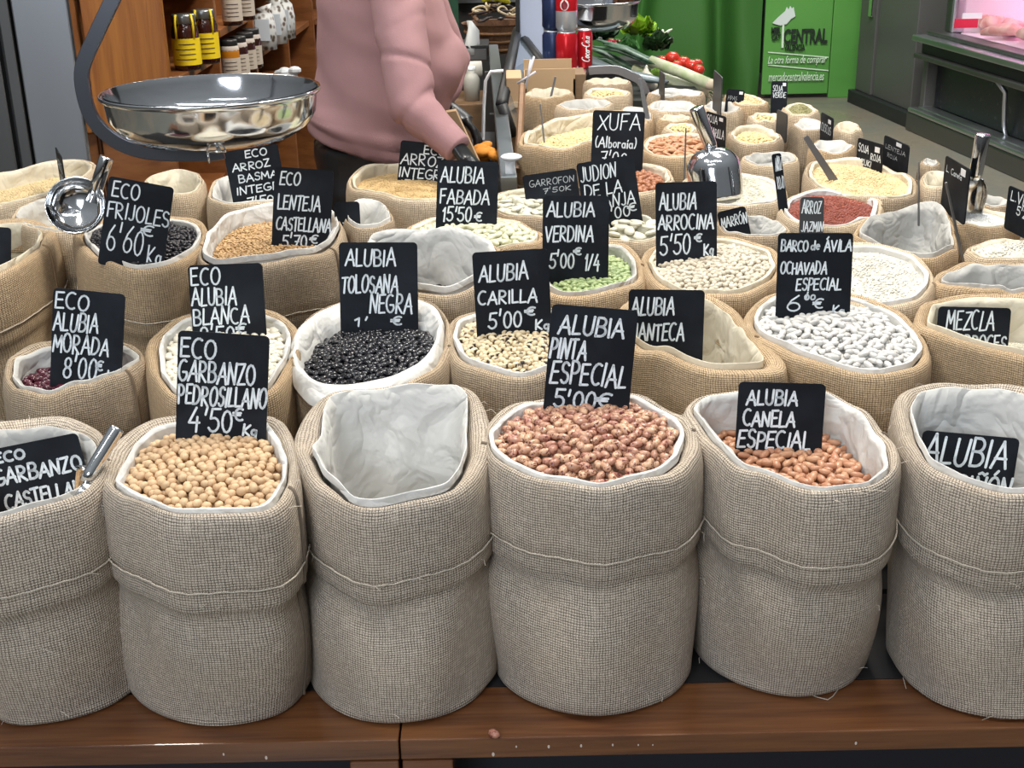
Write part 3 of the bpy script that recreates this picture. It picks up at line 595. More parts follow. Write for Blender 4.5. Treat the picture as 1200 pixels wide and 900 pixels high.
far([(848,113),(862,109),(884,113),(902,121),(886,127),(862,124)], 'sack of pumpkin seeds at the far aisle corner', 'oats', 'pale pumpkin seeds at the far corner', cm=COT[1], fill=.002)
far([(916,128),(928,122),(948,123),(960,131),(948,137),(926,136)], 'sack of small green lentils beside the aisle', 'mung', 'small green lentils beside the aisle', cm=COT[1], fill=.002)
far([(926,147),(938,141),(958,141),(970,148),(962,154),(940,155)], 'white lined sack behind the thin steel blade', None, cm=COT[0])
far([(978,148),(988,143),(1004,146),(1010,153),(998,158),(984,156)], 'square pale sack at the edge of the aisle', None, cm=COT[1])
far([(948,172),(960,165),(985,166),(1003,172),(992,181),(965,181)], 'pale sack behind the yellow grain', None, cm=COT[0])
far([(868,188),(880,181),(912,178),(932,182),(936,190),(912,196),(884,196)], 'sack with a grey liner behind the big rice sack', None, cm=COT[2])
far([(1078,192),(1084,187),(1098,189),(1102,194),(1092,197)], 'small pale sack at the aisle edge', None, cm=COT[2])

# ---------------------------------------------------------------- handwriting: one-stroke letters
def arc(cx, cy, rx, ry, a0, a1, n=9): return [(cx + rx*math.cos(math.radians(a0+(a1-a0)*i/n)), cy + ry*math.sin(math.radians(a0+(a1-a0)*i/n))) for i in range(n+1)]
GL = {
 'A': (.8, [[(0,0),(.42,1),(.78,0)], [(.12,.36),(.70,.36)]]), 'B': (.7, [[(.05,0),(.05,1)], [(.05,1)]+arc(.3,.76,.3,.24,90,-90)+[(.05,.52)], [(.05,.52)]+arc(.32,.26,.36,.26,90,-90)+[(.05,0)]]),
 'C': (.72, [arc(.42,.5,.4,.5,60,300,12)]), 'D': (.75, [[(.05,0),(.05,1)], [(.05,1)]+arc(.2,.5,.5,.5,90,-90,11)+[(.05,0)]]),
 'E': (.62, [[(.58,1),(.05,.98),(.03,0),(.58,.02)], [(.04,.52),(.48,.54)]]), 'F': (.6, [[(.58,1),(.06,.97),(.03,0)], [(.04,.5),(.46,.54)]]),
 'G': (.78, [arc(.42,.5,.4,.5,60,330,12)+[(.72,.42),(.42,.42)]]), 'H': (.72, [[(.05,0),(.05,1)], [(.65,0),(.67,1)], [(.05,.5),(.66,.53)]]),
 'I': (.2, [[(.08,0),(.12,1)]]), 'J': (.5, [[(.4,1),(.4,.2)]+arc(.2,.2,.2,.2,0,-150,6)]), 'K': (.65, [[(.05,0),(.05,1)], [(.58,.95),(.07,.42),(.6,0)]]),
 'L': (.55, [[(.06,1),(.03,0),(.52,.03)]]), 'M': (.88, [[(.02,0),(.1,1),(.42,.3),(.74,1),(.82,0)]]), 'N': (.74, [[(.03,0),(.08,1),(.6,.02),(.7,1)]]),
 'O': (.78, [arc(.38,.5,.36,.5,95,455,14)]), 'P': (.62, [[(.05,0),(.05,1)], [(.05,1)]+arc(.26,.73,.32,.27,90,-90)+[(.05,.46)]]),
 'R': (.7, [[(.05,0),(.05,1)], [(.05,1)]+arc(.26,.75,.32,.25,90,-90)+[(.05,.5),(.62,0)]]), 'Q': (.8, [arc(.38,.5,.36,.5,95,455,14), [(.5,.25),(.75,-.05)]]),
 'S': (.6, [arc(.32,.76,.25,.24,30,270,8)+arc(.3,.26,.27,.26,90,-150,8)]), 'T': (.66, [[(0,.97),(.66,1)], [(.34,1),(.32,0)]]),
 'U': (.72, [[(.04,1),(.05,.3)]+arc(.34,.3,.29,.3,180,360,8)+[(.66,1)]]), 'V': (.72, [[(0,1),(.32,0),(.7,1)]]), 'W': (.95, [[(0,1),(.22,0),(.45,.7),(.68,0),(.92,1)]]), 'X': (.7, [[(0,1),(.66,0)], [(.66,1),(0,0)]]),
 'Y': (.66, [[(0,1),(.32,.5)], [(.66,1),(.2,0)]]), 'Z': (.66, [[(.02,.97),(.6,1),(.02,.0),(.64,.03)]]),
 '0': (.62, [arc(.3,.5,.27,.5,95,455,12)]), '1': (.3, [[(.02,.75),(.2,1),(.18,0)]]), '2': (.62, [arc(.3,.72,.26,.28,160,-30,7)+[(.04,0),(.6,.03)]]),
 '4': (.66, [[(.42,1),(.02,.34),(.62,.36)], [(.5,.6),(.46,-.05)]]), '5': (.62, [[(.58,1),(.12,.98),(.08,.56)]+arc(.28,.3,.3,.3,110,-150,9)]),
 '6': (.6, [[(.48,1),(.2,.7)]+arc(.3,.27,.26,.27,160,520,12)]), '7': (.6, [[(.02,.96),(.58,1),(.22,-.05)], [(.18,.5),(.5,.52)]]), '8': (.6, [arc(.3,.76,.22,.24,270,630,10), arc(.3,.26,.27,.26,90,450,10)]),
 '9': (.6, [arc(.28,.72,.24,.27,0,360,10)+[(.5,.6),(.4,0)]]), '3': (.55, [arc(.25,.75,.24,.25,140,-90,7), arc(.25,.26,.28,.26,90,-140,8)]),
 "'": (.2, [[(.12,1.15),(.06,.78)]]), '.': (.2, [[(.08,0),(.1,.03)]]), ',': (.2, [[(.12,.05),(.04,-.14)]]), '-': (.45, [[(.04,.42),(.2,.5),(.42,.44)]]), '/': (.5, [[(0,-.05),(.45,1.05)]]),
 '(': (.3, [arc(.4,.5,.3,.62,120,240,6)]), ')': (.3, [arc(-.1,.5,.3,.62,60,-60,6)]), '€': (.75, [arc(.45,.5,.36,.5,60,300,11), [(-.05,.6),(.5,.62)], [(-.05,.42),(.46,.44)]]),
 'g': (.5, [arc(.22,.3,.2,.24,60,400,10)+[(.42,.5),(.4,-.2)]+arc(.22,-.2,.18,.16,0,-140,5)]), 'l': (.18, [[(.08,0),(.08,1)]]), 'b': (.46, [[(.04,1),(.04,0)], arc(.22,.25,.19,.25,180,-180,10)]),
 'o': (.46, [arc(.22,.25,.2,.25,90,450,10)]), 'r': (.36, [[(.05,0),(.05,.5)], [(.05,.35),(.18,.5),(.34,.46)]]), 'a': (.48, [arc(.22,.25,.2,.25,60,400,10), [(.42,.5),(.43,0)]]), 'i': (.18, [[(.08,0),(.08,.5)], [(.07,.72),(.12,.82)]]),
 'd': (.48, [arc(.22,.25,.2,.25,0,360,10), [(.42,1),(.43,0)]]), 'e': (.46, [[(.04,.27),(.4,.3)]+arc(.22,.25,.19,.25,10,300,9)]), 'm': (.6, [[(.04,0),(.05,.5)], [(.05,.38),(.2,.5),(.28,.4),(.28,0)], [(.28,.38),(.42,.5),(.52,.4),(.54,0)]]),
 't': (.36, [[(.16,.9),(.16,.05),(.3,.02)], [(0,.55),(.32,.55)]]), 'u': (.46, [[(.04,.5),(.06,.1),(.2,0),(.38,.12),(.4,.5)], [(.4,.5),(.42,0)]]), 'c': (.42, [arc(.24,.25,.2,.25,50,310,9)]), 'n': (.44, [[(.04,0),(.05,.5)], [(.05,.38),(.22,.5),(.36,.4),(.38,0)]]), 's': (.38, [[(.34,.45),(.14,.5),(.06,.36),(.3,.2),(.26,.02),(.04,.04)]]), ' ': (.35, []),
}
ACC = {'Á': 'A', 'Í': 'I', 'Ó': 'O', 'Ñ': 'N'}
def lettering(lines, f, w, seed, wob=.035, slant=.06):
    """lines: (text, x0, x1, y_top, y_bottom) on the board; f maps board metres to a world point; w stroke width"""
    rs = random.Random(seed); mb = MB()
    def stroke(P):
        for i in range(len(P)):
            c = Vector((P[i][0], P[i][1])); ww = w*.5*rs.uniform(.85, 1.12)
            d = [f(c.x + ww*math.cos(a*PI/4), c.y + ww*math.sin(a*PI/4)) for a in range(8)]; mb.add(d, [tuple(range(8))])
            if i:
                p = Vector((P[i-1][0], P[i-1][1])); t = (c-p)
                if t.length < 1e-6: continue
                nn = Vector((-t.y, t.x)).normalized()*w*.46
                mb.add([f(*(p+nn)), f(*(p-nn)), f(*(c-nn)), f(*(c+nn))], [(0,1,2,3)])
    for text, x0, x1, y0, y1 in lines:
        gs = [(ch, GL[ACC.get(ch, ch)]) for ch in text]; tot = sum(g[0]+.14 for _, g in gs) - .14
        sx = (x1-x0)/tot; h = y0-y1; x = 0
        for ch, (gw, st) in gs:
            jx, jy, js, sl = rs.uniform(-.02, .02), rs.uniform(-wob, wob), rs.uniform(.93, 1.07), slant + rs.uniform(-.05, .05)
            T = lambda p: (x0 + (x + jx + p[0])*sx + (p[1]*sl*h), y1 + (p[1]*js + jy)*h)
            for s in st: stroke([T(p) for p in s])
            if ch in ACC: stroke([T(p) for p in ([(.3,1.12),(.5,1.3)] if ch != 'Ñ' else [(.1,1.15),(.3,1.22),(.5,1.12),(.65,1.2)])])
            x += gw + .14
    return mb
def rrect(wd, h0, h1, r, n=4):
    P = []
    for cx, cy, a in ((wd-r, h1-r, 0), (r, h1-r, 90), (r, h0+r, 180), (wd-r, h0+r, 270)):
        P += [(cx + r*math.cos(math.radians(a+90*i/n)), cy + r*math.sin(math.radians(a+90*i/n))) for i in range(n+1)]
    return P
NBOARD = [0]
def board(label, TL, TR, BL, y, lines=(), lean=12, yaw=0, ext=.03, stroke=.0030, chalk=None, m=None, name='price_board', tag_px=None, slant=.06, side=False):
    NBOARD[0] += 1; a, b = math.radians(lean), math.radians(yaw)
    n = Vector((math.sin(b)*math.cos(a), -math.cos(b)*math.cos(a), math.sin(a)))
    cx, cy = (BL[0] + TR[0]-TL[0] + BL[0])/2, BL[1]
    inf = LASTS[0]; LASTS[0] = None
    if inf and 'surf' in inf and not side:      # stands where its foot meets the heap
        for yy in np.linspace(inf['C'].y - .11, inf['C'].y + .10, 60):
            q = atY(cx, cy - 3, yy)
            if q.z <= inf['surf'](q.x, q.y, .6) + .001: break
        y = yy - .010
    P = atY(cx, cy, y); tl, tr, bl = (onplane(q[0], q[1], P, n) for q in (TL, TR, BL))
    if side: tl = atY(TL[0], TL[1], y); tr = atZ(TR[0], TR[1], tl.z); bl = atY(BL[0] , BL[1], y); bl = tl + Vector((0, 0, bl.z-tl.z))
    if side and (tr-tl).length > .12: tr = tl + (tr-tl).normalized()*.12
    ux = (tr-tl); W_ = ux.length; ux.normalize(); dn = bl-tl; dn = dn - ux*dn.dot(ux); Hh = dn.length; uy = -dn.normalized(); nz = ux.cross(uy)
    if nz.y > 0: nz = -nz
    root = thing('price_board', tl - uy*(Hh+ext), label, 'sign')
    X = lambda u, v, d=0: tl + ux*u + uy*v + nz*d         # v = 0 at the top, negative down
    P_ = rrect(W_, -Hh-ext, 0, min(.006, W_*.25)); MB().prism([X(u, v, -.0011) for u, v in P_], nz*.0022).build('board', m or SLATE, root)
    if lines:
        ln = [(t, x0*W_, x1*W_, -y0*Hh, -y1*Hh) for t, x0, x1, y0, y1 in lines]
        lettering(ln, lambda u, v: X(u, v, .0016), stroke*(W_/.11)**.3, NBOARD[0], slant=slant).build('chalk_lettering', chalk or CHALK, root)
    if tag_px:
        q = MB(); x0, x1, y0, y1, t = tag_px
        q.prism([X(u*W_, -v*Hh, .0013) for u, v in ((x0,y1),(x1,y1),(x1,y0),(x0,y0))], nz*.0006).build('number_sticker', WHITE, root)
        if t: lettering([(t, (x0+.02)*W_, (x1-.02)*W_, -(y0+.03)*Hh, -(y1-.03)*Hh)], lambda u, v: X(u, v, .0022), .0020, 3, 0, 0).build('sticker_number', BLACK, root)
    return root
LASTS = [None]
def cy_(k, d=0): LASTS[0] = S[k]; return S[k]['C'].y + d
board('wide board tilted up to the right, in the leftmost front sack', (-20,529), (90,507), (-8,604), cy_('castellano', .0), [('ECO', .10,.42,.08,.22), ('GARBANZO', .04,.97,.33,.56), ('CASTELLANO', .08,1.02,.72,.95)], stroke=.0034)
board('large board rising behind the heaped chickpeas, price 4,50', (209,387), (316,394), (205,508), cy_('garbanzo', .062), [('ECO', .03,.42,.06,.25), ('GARBANZO', .01,.86,.28,.48), ('PEDROSILLANO', .02,.99,.52,.70), ("4'50", .14,.62,.74,.96), ('€', .64,.75,.72,.83), ('Kg', .74,.90,.86,.97)])
board('board standing in the middle of the speckled beans', (647,356), (748,364), (632,475), cy_('pinta', .055), [('ALUBIA', .10,.86,.10,.28), ('PINTA', .02,.44,.33,.52), ('ESPECIAL', .05,.93,.55,.76), ("5'00", .12,.60,.83,1.0), ('€', .62,.80,.83,.96)], stroke=.0033)
board('board standing in the cinnamon beans', (866,447), (968,450), (853,526), cy_('canela', .03), [('ALUBIA', .10,.68,.12,.33), ('CANELA', .07,.67,.42,.64), ('ESPECIAL', .02,.86,.72,.97)], stroke=.0031)
board('board sunk inside the liner of the rightmost front sack', (1082,504), (1195,514), (1078,585), cy_('right_front', .02), [('ALUBIA', .03,.90,.06,.46), ('RIÑÓN', .42,.98,.60,.90)], stroke=.0036, ext=.05)
board('board in the purple beans, price 8,00', (63,337), (147,345), (57,452), cy_('morada', .015), [('ECO', .03,.50,.04,.20), ('ALUBIA', .02,.64,.24,.42), ('MORADA', .02,.80,.46,.64), ("8'00", .18,.64,.68,.90), ('€', .64,.74,.70,.79), ('Kg', .80,.99,.80,.96)])
board('board standing in small white beans, partly hidden by the chickpea board', (220,311), (307,308), (229,392), cy_('blanca', .04), [('ECO', .03,.42,.04,.28), ('ALUBIA', .02,.62,.34,.58), ('BLANCA', .02,.78,.62,.86), ("9'50", .10,.56,.90,1.1), ('€', .60,.74,.86,1.0)])
board('board standing in the shiny black beans', (397,284), (489,284), (398,382), cy_('tolosana', .04), [('ALUBIA', .08,.72,.08,.28), ('TOLOSANA', .02,.74,.40,.60), ('NEGRA', .38,.92,.62,.84), ("1'", .18,.36,.90,1.0), ('€', .66,.80,.88,.98)])
board('board standing in the black-eyed beans, price 5,00', (553,296), (642,291), (554,392), cy_('carilla', .02), [('ALUBIA', .07,.72,.16,.36), ('CARILLA', .04,.82,.48,.64), ("5'00", .16,.60,.74,.94), ('€', .66,.80,.70,.80), ('Kg', .78,.96,.86,.98)])
board('board inside the sack with the pointed corner', (737,339), (826,340), (740,421), cy_('manteca', -.0), [('ALUBIA', .04,.60,.12,.36), ('MANTECA', .02,.74,.48,.72), ('€', .52,.64,.84,.98)])
board('large board standing in the bright white beans, price 6,00', (912,273), (1000,273), (903,368), cy_('barco', .045), [('BARCO', .04,.40,.09,.22), ('de', .44,.56,.09,.20), ('ÁVILA', .62,.98,.09,.22), ('OCHAVADA', .04,.66,.36,.50), ('ESPECIAL', .26,.86,.56,.70), ("6'", .14,.44,.76,.96), ('00', .38,.52,.76,.82), ('€', .50,.64,.80,.92), ('Kg', .76,.92,.90,1.0)], stroke=.0026)
board('board half buried in the sack at the right edge, reading mezcla', (1100,359), (1185,361), (1110,412), cy_('mezcla', -.01), [('MEZCLA', .12,.78,.10,.50), ('ARROCES', .28,.96,.62,.95)], stroke=.0028)
board('board standing in the dull black beans, price 6,60', (128,206), (204,220), (113,306), cy_('frijoles', .02), [('ECO', .08,.50,.05,.22), ('FRIJOLES', .05,1.0,.28,.46), ("6'60", .10,.66,.54,.84), ('€', .60,.80,.48,.60), ('Kg', .74,.96,.70,.92)], slant=.0, ext=.004)
board('board standing in the brown lentils, price 5,70', (322,195), (391,200), (311,288), cy_('lenteja', .02), [('ECO', .10,.44,.06,.22), ('LENTEJA', .08,.80,.34,.52), ('CASTELLANA', .06,1.0,.62,.78), ("5'70", .18,.60,.84,1.0), ('€', .66,.80,.82,.92)], stroke=.0031)
board('small dark board in the bright liner behind the lentils', (391,237), (421,236), (393,276), cy_('sack with a bright liner behind the lentils, small dark board inside', -.03), [('7', .3,.5,.62,.82)], stroke=.002)
board('board in the cream sack under the steel pan, reading basmati rice', (262,178), (325,168), (273,246), cy_('cream sack holding the basmati board', .03), [('ECO', .38,.78,.04,.16), ('ARROZ', .10,.80,.24,.36), ("BASMA'", .18,.96,.44,.56), ('INTEGR', .10,.90,.64,.76), ("7'50", .26,.76,.84,.98)], stroke=.0028)
board('board in the brown rice near the gloved hand, price 5,50', (470,164), (533,171), (464,214), cy_('sack of pale brown rice in front of the person in pink', .03), [('ECO', .44,.84,.08,.26), ('ARROZ', .03,.82,.30,.54), ('INTEGR,', .02,.84,.62,.84), ("5'50", .12,.60,.90,1.08), ('€', .66,.80,.90,1.05)], stroke=.0028)
board('board standing in the large pale beans, price 15,50', (513,187), (585,190), (511,268), cy_('sack of large pale green-white beans under the fabada board', .05), [('ALUBIA', .06,.76,.10,.32), ('FABADA', .06,.86,.42,.62), ("15'50", .10,.58,.68,.88), ('€', .64,.76,.74,.86)], stroke=.0031)
board('board standing in the pale green beans, price 5,00', (636,229), (714,229), (637,328), cy_('verdina', .02), [('ALUBIA', .06,.78,.08,.25), ('VERDINA', .04,.76,.36,.54), ("5'00", .10,.48,.68,.86), ('€', .48,.60,.62,.70), ('1/4', .64,.86,.70,.88)], stroke=.0030)
board('thin lettered board slanting over flat white beans', (612,206), (675,197), (598,238), cy_('sack of flat white beans under the slanted garrofon board', .02), [('GARROFON', .10,.94,.25,.50), ("7'50K", .34,.86,.62,.82)], stroke=.0015, chalk=CHALK_D)
board('blue-black board tilted left in the broad lima beans', (675,192), (742,181), (683,262), cy_('sack of broad white lima beans behind the verdina board', .03), [('JUDION', .04,.66,.08,.32), ('DE LA', .06,.72,.38,.58), ('GRANJA', .06,.92,.60,.80), ("7'00", .32,.80,.82,1.0), ('€', .78,.94,.80,.92)], stroke=.0026)
board('board with rounded corners rising above the hazelnuts, reading xufa', (695,129), (756,131), (691,203), cy_('sack of hazelnuts between the xufa board and the big scoop', .0), [('XUFA', .10,.92,.06,.30), ('(Alboraia)', .06,.86,.42,.58), ("7'00-", .18,.80,.66,.86)], stroke=.0027)
board('board standing in the tiny cream beans, price 5,50', (768,214), (840,212), (769,306), cy_('arrocina', .01), [('ALUBIA', .06,.66,.15,.35), ('ARROCINA', .04,.94,.42,.60), ("5'50", .06,.56,.68,.92), ('€', .64,.76,.66,.76), ('Kg', .78,.94,.80,.94)], stroke=.0031)
board('small blue-black board half sunk in the narrow sack', (840,249), (873,241), (844,276), cy_('narrow sack holding the small marron board', .0), [('MARRÓN', .05,.96,.30,.72)], stroke=.0026)
board('narrow dusty board standing in the dark red rice', (938,231), (966,231), (938,272), cy_('sack of dark red rice behind the barco board', -.045), [('ARROZ', .08,.86,.10,.46), ('JAZMIN', .08,.98,.70,.98)], stroke=.0026, m=SLATE_B)
# boards standing nearly edge-on or small, further back
board('board turned sideways at the left of the red rice', (904,181), (915,179), (918,246), cy_('sack of dark red rice behind the barco board', .06), [('ARROZ', .2,.9,.06,.30), ('ROJO', .2,.9,.40,.62)], stroke=.0018, lean=8, ext=.02)
board('board reading soja roja beside the aisle', (1006,161), (1036,170), (1003,192), cy_('sack of pale yellow grain behind the red rice', .13), [('SOJA', .06,.46,.20,.48), ('ROJA', .56,.94,.42,.66), ('AZUKI', .06,.6,.74,.94)], stroke=.0024, tag_px=(.70,.88,.14,.34,''), side=True)
board('dark faded board beside the soja roja board', (1037,158), (1068,172), (1036,188), cy_('sack of pale yellow grain behind the red rice', .16), [('LENTEJA', .1,.9,.3,.45), ('ROJA', .2,.6,.6,.75)], stroke=.0013, chalk=CHALK_D, tag_px=(.52,.72,.06,.20,''), side=True)
board('board leaning beside the aisle scoop', (1109,182), (1141,201), (1104,215), cy_('sack of fine white grain below the aisle scoop', .05), [('L. Canela', .1,.74,.3,.5)], stroke=.0018, tag_px=(.68,.86,.10,.34,''), ext=.045, side=True)
board('board at the right edge standing beside the aisle', (1183,217), (1226,236), (1173,247), cy_('sack at the right edge beside the aisle', .0), [('L.VERDE', .1,1.0,.12,.5), ("5'20", .3,.7,.62,.95)], stroke=.0026, side=True)
board('black board reading soja amarilla beside the big scoop handle', (828,130), (851,137), (834,163), cy_('sack of pale yellow beans right of the soja board', -.02), [('SOJA', .08,.6,.08,.34), ('AMARILLA', .1,.96,.5,.8)], stroke=.0022, tag_px=(.70,.88,.08,.20,''), side=True)
board('black board at the pumpkin seeds', (852,104), (873,106), (855,120), cy_('sack of pumpkin seeds at the far aisle corner', -.02), [('PIPAS', .1,.6,.5,.8)], stroke=.0010, chalk=CHALK_D, tag_px=(.70,.90,.12,.34,''))
board('upright dark board in the green lentils', (904,95), (923,95), (904,122), cy_('sack of small green lentils beside the aisle', -.0), [('SOJA', .1,.7,.2,.45), ('VERDE', .1,.9,.5,.72)], stroke=.0020, tag_px=(.70,.90,.08,.22,''))
board('dusty brown board in front of the green lentils', (911,128), (923,134), (911,146), cy_('sack of small green lentils beside the aisle', -.12), [], m=SLATE_B, side=True)
board('black board turned towards the aisle', (963,131), (977,139), (959,160), cy_('white lined sack behind the thin steel blade', -.05), [('CUSCUS', .1,.9,.4,.7)], stroke=.0020, tag_px=(.64,.86,.12,.28,''), side=True)
board('thin dark board turned sideways beside the leek roots', (837,82), (847,91), (838,112), cy_('sack of pumpkin seeds at the far aisle corner', -.06), [], m=SLATE_B, side=True)
board('small grey board standing in front of the leeks', (773,82), (779,87), (772,103), cy_('pale sack nearest the leeks', .0), [], m=SLATE_B, side=True)
board('narrow board turned sideways by the steel fridge', (65,172), (76,191), (60,224), cy_('pale sack in front of the steel fridge, thin board standing in it', .0), [('ARROZ', .2,.85,.2,.4), ('LARGO', .2,.85,.5,.7)], stroke=.0018, lean=5, side=True)
board('board cut by the left edge of the picture', (-60,262), (13,267), (-60,322), cy_('left_edge', .0), [("5'20", .3,.7,.3,.55), ('Kg', .84,.98,.78,.98)])
THINB = True
# steel blades seen edge on
def blade(label, a, b, y, wd=.006, ext=.04):
    A, Bp = atY(*a, y), atY(*b, y - .01); root = thing('price_spike', Bp, label, 'sign holder')
    t = (A-Bp).normalized(); sd = t.cross(Vector((0, 1, 0))).normalized()*wd/2
    MB().prism([Bp - sd - t*ext, Bp + sd - t*ext, A + sd*.6, A - sd*.6], (0, .004, 0)).build('blade', STEEL_D, root, bevel=.0004)
blade('broad dark steel blade slanting into the yellow grain', (944,160), (975,208), cy_('sack of pale yellow grain behind the red rice', .0), .017)
blade('thin upright spike at the aisle edge behind the empty grey liner', (1077,190), (1077,238), cy_('empty sack with a tall grey liner right of the red rice', .08), .003)
blade('thin upright spike in the hazelnuts', (804,150), (802,212), cy_('sack of hazelnuts between the xufa board and the big scoop', .0), .004)
blade('short flat spike in the sack before the cardboard box', (651,90), (646,112), cy_('tall narrow sack in front of the cardboard box'), .008, .16)
blade('thin slanting spike in the tiger nuts', (633,122), (638,168), cy_('square topped sack of tiger nuts behind the xufa board'), .005)
blade('small triangular steel tip behind the big scoop', (882,172), (893,185), 2.75, .010)
blade('thin slanting spike between the tall grey liner and the white rice at the right', (1109,214), (1128,302), cy_('sack of white rice at the right edge below the scoop', -.03), .005)
blade('curved dark blade right of the white lined sacks', (750,92), (757,130), 3.0, .013)

# ---------------------------------------------------------------- scoops
def scoop(label, tip, neck, y0, y1, r, bl, side=0, open_up=True, hr=.0125, bowl_dir=None):
    A, Bn = atY(*tip, y0), atY(*neck, y1); root = thing('grain_scoop', Bn, label, 'scoop'); d = (Bn - A).normalized()
    MB().tube([A, A + d*.003, Bn - d*.004, Bn + d*.008], [hr*.96, hr, hr*.92, hr*.75], 16).build('handle', STEEL, root, True)
    bd = (bowl_dir or d).normalized(); up = Vector(side) if side else Vector((0, -.4, 1)); up = (up - bd*up.dot(bd)).normalized(); sd = bd.cross(up)
    mb = MB(); V = []; n, K_ = 20, 14
    for i in range(K_+1):
        t = i/K_; rad = r*math.sqrt(max(0.0, 1-(1-min(1, t/.42))**2)); sweep = PI*(1.22 - .25*t) if t > .2 else PI*1.3
        for k in range(n+1):
            a = -PI/2 - sweep/2 + sweep*k/n
            V.append(Bn + bd*(bl*t) + sd*(rad*math.cos(a)) + up*(rad*math.sin(a)))
    mb.add(V, [(i*(n+1)+k, i*(n+1)+k+1, (i+1)*(n+1)+k+1, (i+1)*(n+1)+k) for i in range(K_) for k in range(n)])
    o = mb.build('bowl', STEEL, root, True); s = o.modifiers.new('thickness', 'SOLIDIFY'); s.thickness = .0014
    return root
scoop('big rounded steel scoop standing upside down in the white rice', (816,126), (833,172), 2.36, 2.36, .049, .10, side=(.1, .75, -.5), bowl_dir=Vector((.12, -.25, -1)), hr=.0135)
rs_ = thing('grain_scoop', atY(88, 240, 2.14), 'round steel scoop resting open at the left, behind the frijoles board', 'scoop')
sc_c = atY(88, 240, 2.13); sc_n = Vector((.10, -.86, .5)).normalized(); sc_M = Matrix.Translation(sc_c) @ sc_n.to_track_quat('Z', 'Y').to_matrix().to_4x4()
MB().lathe([(.048, 0), (.0495, .001), (.0500, -.001), (.0485, -.012), (.042, -.026), (.028, -.036), (.0005, -.040)], (0,0,0), 36, sc_M).build('bowl', STEEL, rs_, True)
ha_, hb_ = atY(125, 184, 2.16), atY(108, 236, 2.15); MB().tube([ha_, ha_*.97+hb_*.03, hb_], [.0115, .012, .0115], 16).build('handle', STEEL, rs_, True)
scoop('steel scoop with its handle leaning over the rim of the leftmost sack', (137,502), (104,558), 1.335, 1.30, .04, .09, side=(0, -.3, 1), hr=.0085, bowl_dir=Vector((-.5, .2, -1)))
scoop('steel scoop standing at the aisle beside the leaning board', (1152,157), (1143,206), cy_('sack of fine white grain below the aisle scoop', .01), cy_('sack of fine white grain below the aisle scoop', .01), .026, .085, side=(.1, -1, .2), bowl_dir=Vector((-.1, .0, -1)), hr=.0125)

# ---------------------------------------------------------------- steel weighing pan on its bent arm
def pan(label, c, r, h, nm='weighing_pan'):
    root = thing(nm, c - Vector((0, 0, h)), label, 'scale pan')
    prof = [(0, -h), (r*.55, -h), (r*.74, -h*.93), (r*.88, -h*.72), (r*.945, -h*.5), (r*.965, -.012), (r*.985, -.003), (r*1.0, 0), (r*1.008, -.002), (r*1.004, -.005), (r*.99, -.008)]
    prof = [(max(0.0005, a), b) for a, b in prof]
    inner = [(a - .0015, b + .0015) for a, b in prof[:6]][::-1]
    full = prof[::-1] + [(prof[0][0], prof[0][1])]
    MB().lathe(prof, c, 72).build('pan_outside', STEEL, root, True)
    MB().lathe([(a*.985, b + .003) for a, b in prof[:7]] , c, 72).build('pan_inside', STEEL, root, True)
    return root
PC = atY(247, 104, 1.93); pr_ = 125/1500*1.93/1.0; pan('wide round polished steel weighing pan hanging above the sacks at the left', PC, pr_, .074)
arm = thing('scale_arm', atY(240,186,1.93), 'bent flat steel arm carrying the wide weighing pan', 'scale')
ap = [(146,-30),(128,8),(112,42),(97,78),(98,108),(108,138),(128,160),(155,174),(190,180),(245,180),(262,178)]
def flatbar(pts, y, wd, th_, name, m, root):
    P = [atY(px, py, y) for px, py in pts]; Q = []
    for i in range(len(P)-1):
        p0, p1, p2, p3 = P[max(i-1,0)], P[i], P[i+1], P[min(i+2, len(P)-1)]
        for t in (0, .25, .5, .75): Q.append(.5*((2*p1)+(p2-p0)*t+(2*p0-5*p1+4*p2-p3)*t*t+(3*p1-p0-3*p2+p3)*t**3))
    Q.append(P[-1]); V = []
    for i, p in enumerate(Q):
        t = (Q[min(i+1, len(Q)-1)] - Q[max(i-1, 0)]).normalized(); s = t.cross(Vector((0, 1, 0))).normalized()*wd/2; d = Vector((0, th_/2, 0))
        V += [p - s - d, p + s - d, p + s + d, p - s + d]
    F = [(i*4+k, i*4+(k+1) % 4, i*4+4+(k+1) % 4, i*4+4+k) for i in range(len(Q)-1) for k in range(4)] + [(3,2,1,0), tuple(4*(len(Q)-1)+k for k in range(4))]
    return MB().add(V, F).build(name, m, root, bevel=.001)
flatbar(ap, 1.955, .0215, .010, 'bent_arm', STEEL_ARM, arm)
cl = MB(); c0 = atY(254, 178, 1.80)
cl.tube([c0 + Vector((.013*math.cos(a), -.002, .0135*math.sin(a))) for a in np.linspace(0, PI, 12)], .0012, 6); cl.tube([c0 + Vector((-.013, 0, 0)), c0 + Vector((.013, 0, 0))], .0016, 6)
cl.tube([c0 + Vector((-.013, 0, 0)), c0 + Vector((-.012, .0, -.016))], .0016, 6); cl.tube([c0 + Vector((0, 0, 0)), c0 + Vector((0, .13, .0))], .003, 6)
cl.build('spring_clip', STEEL, arm, True)

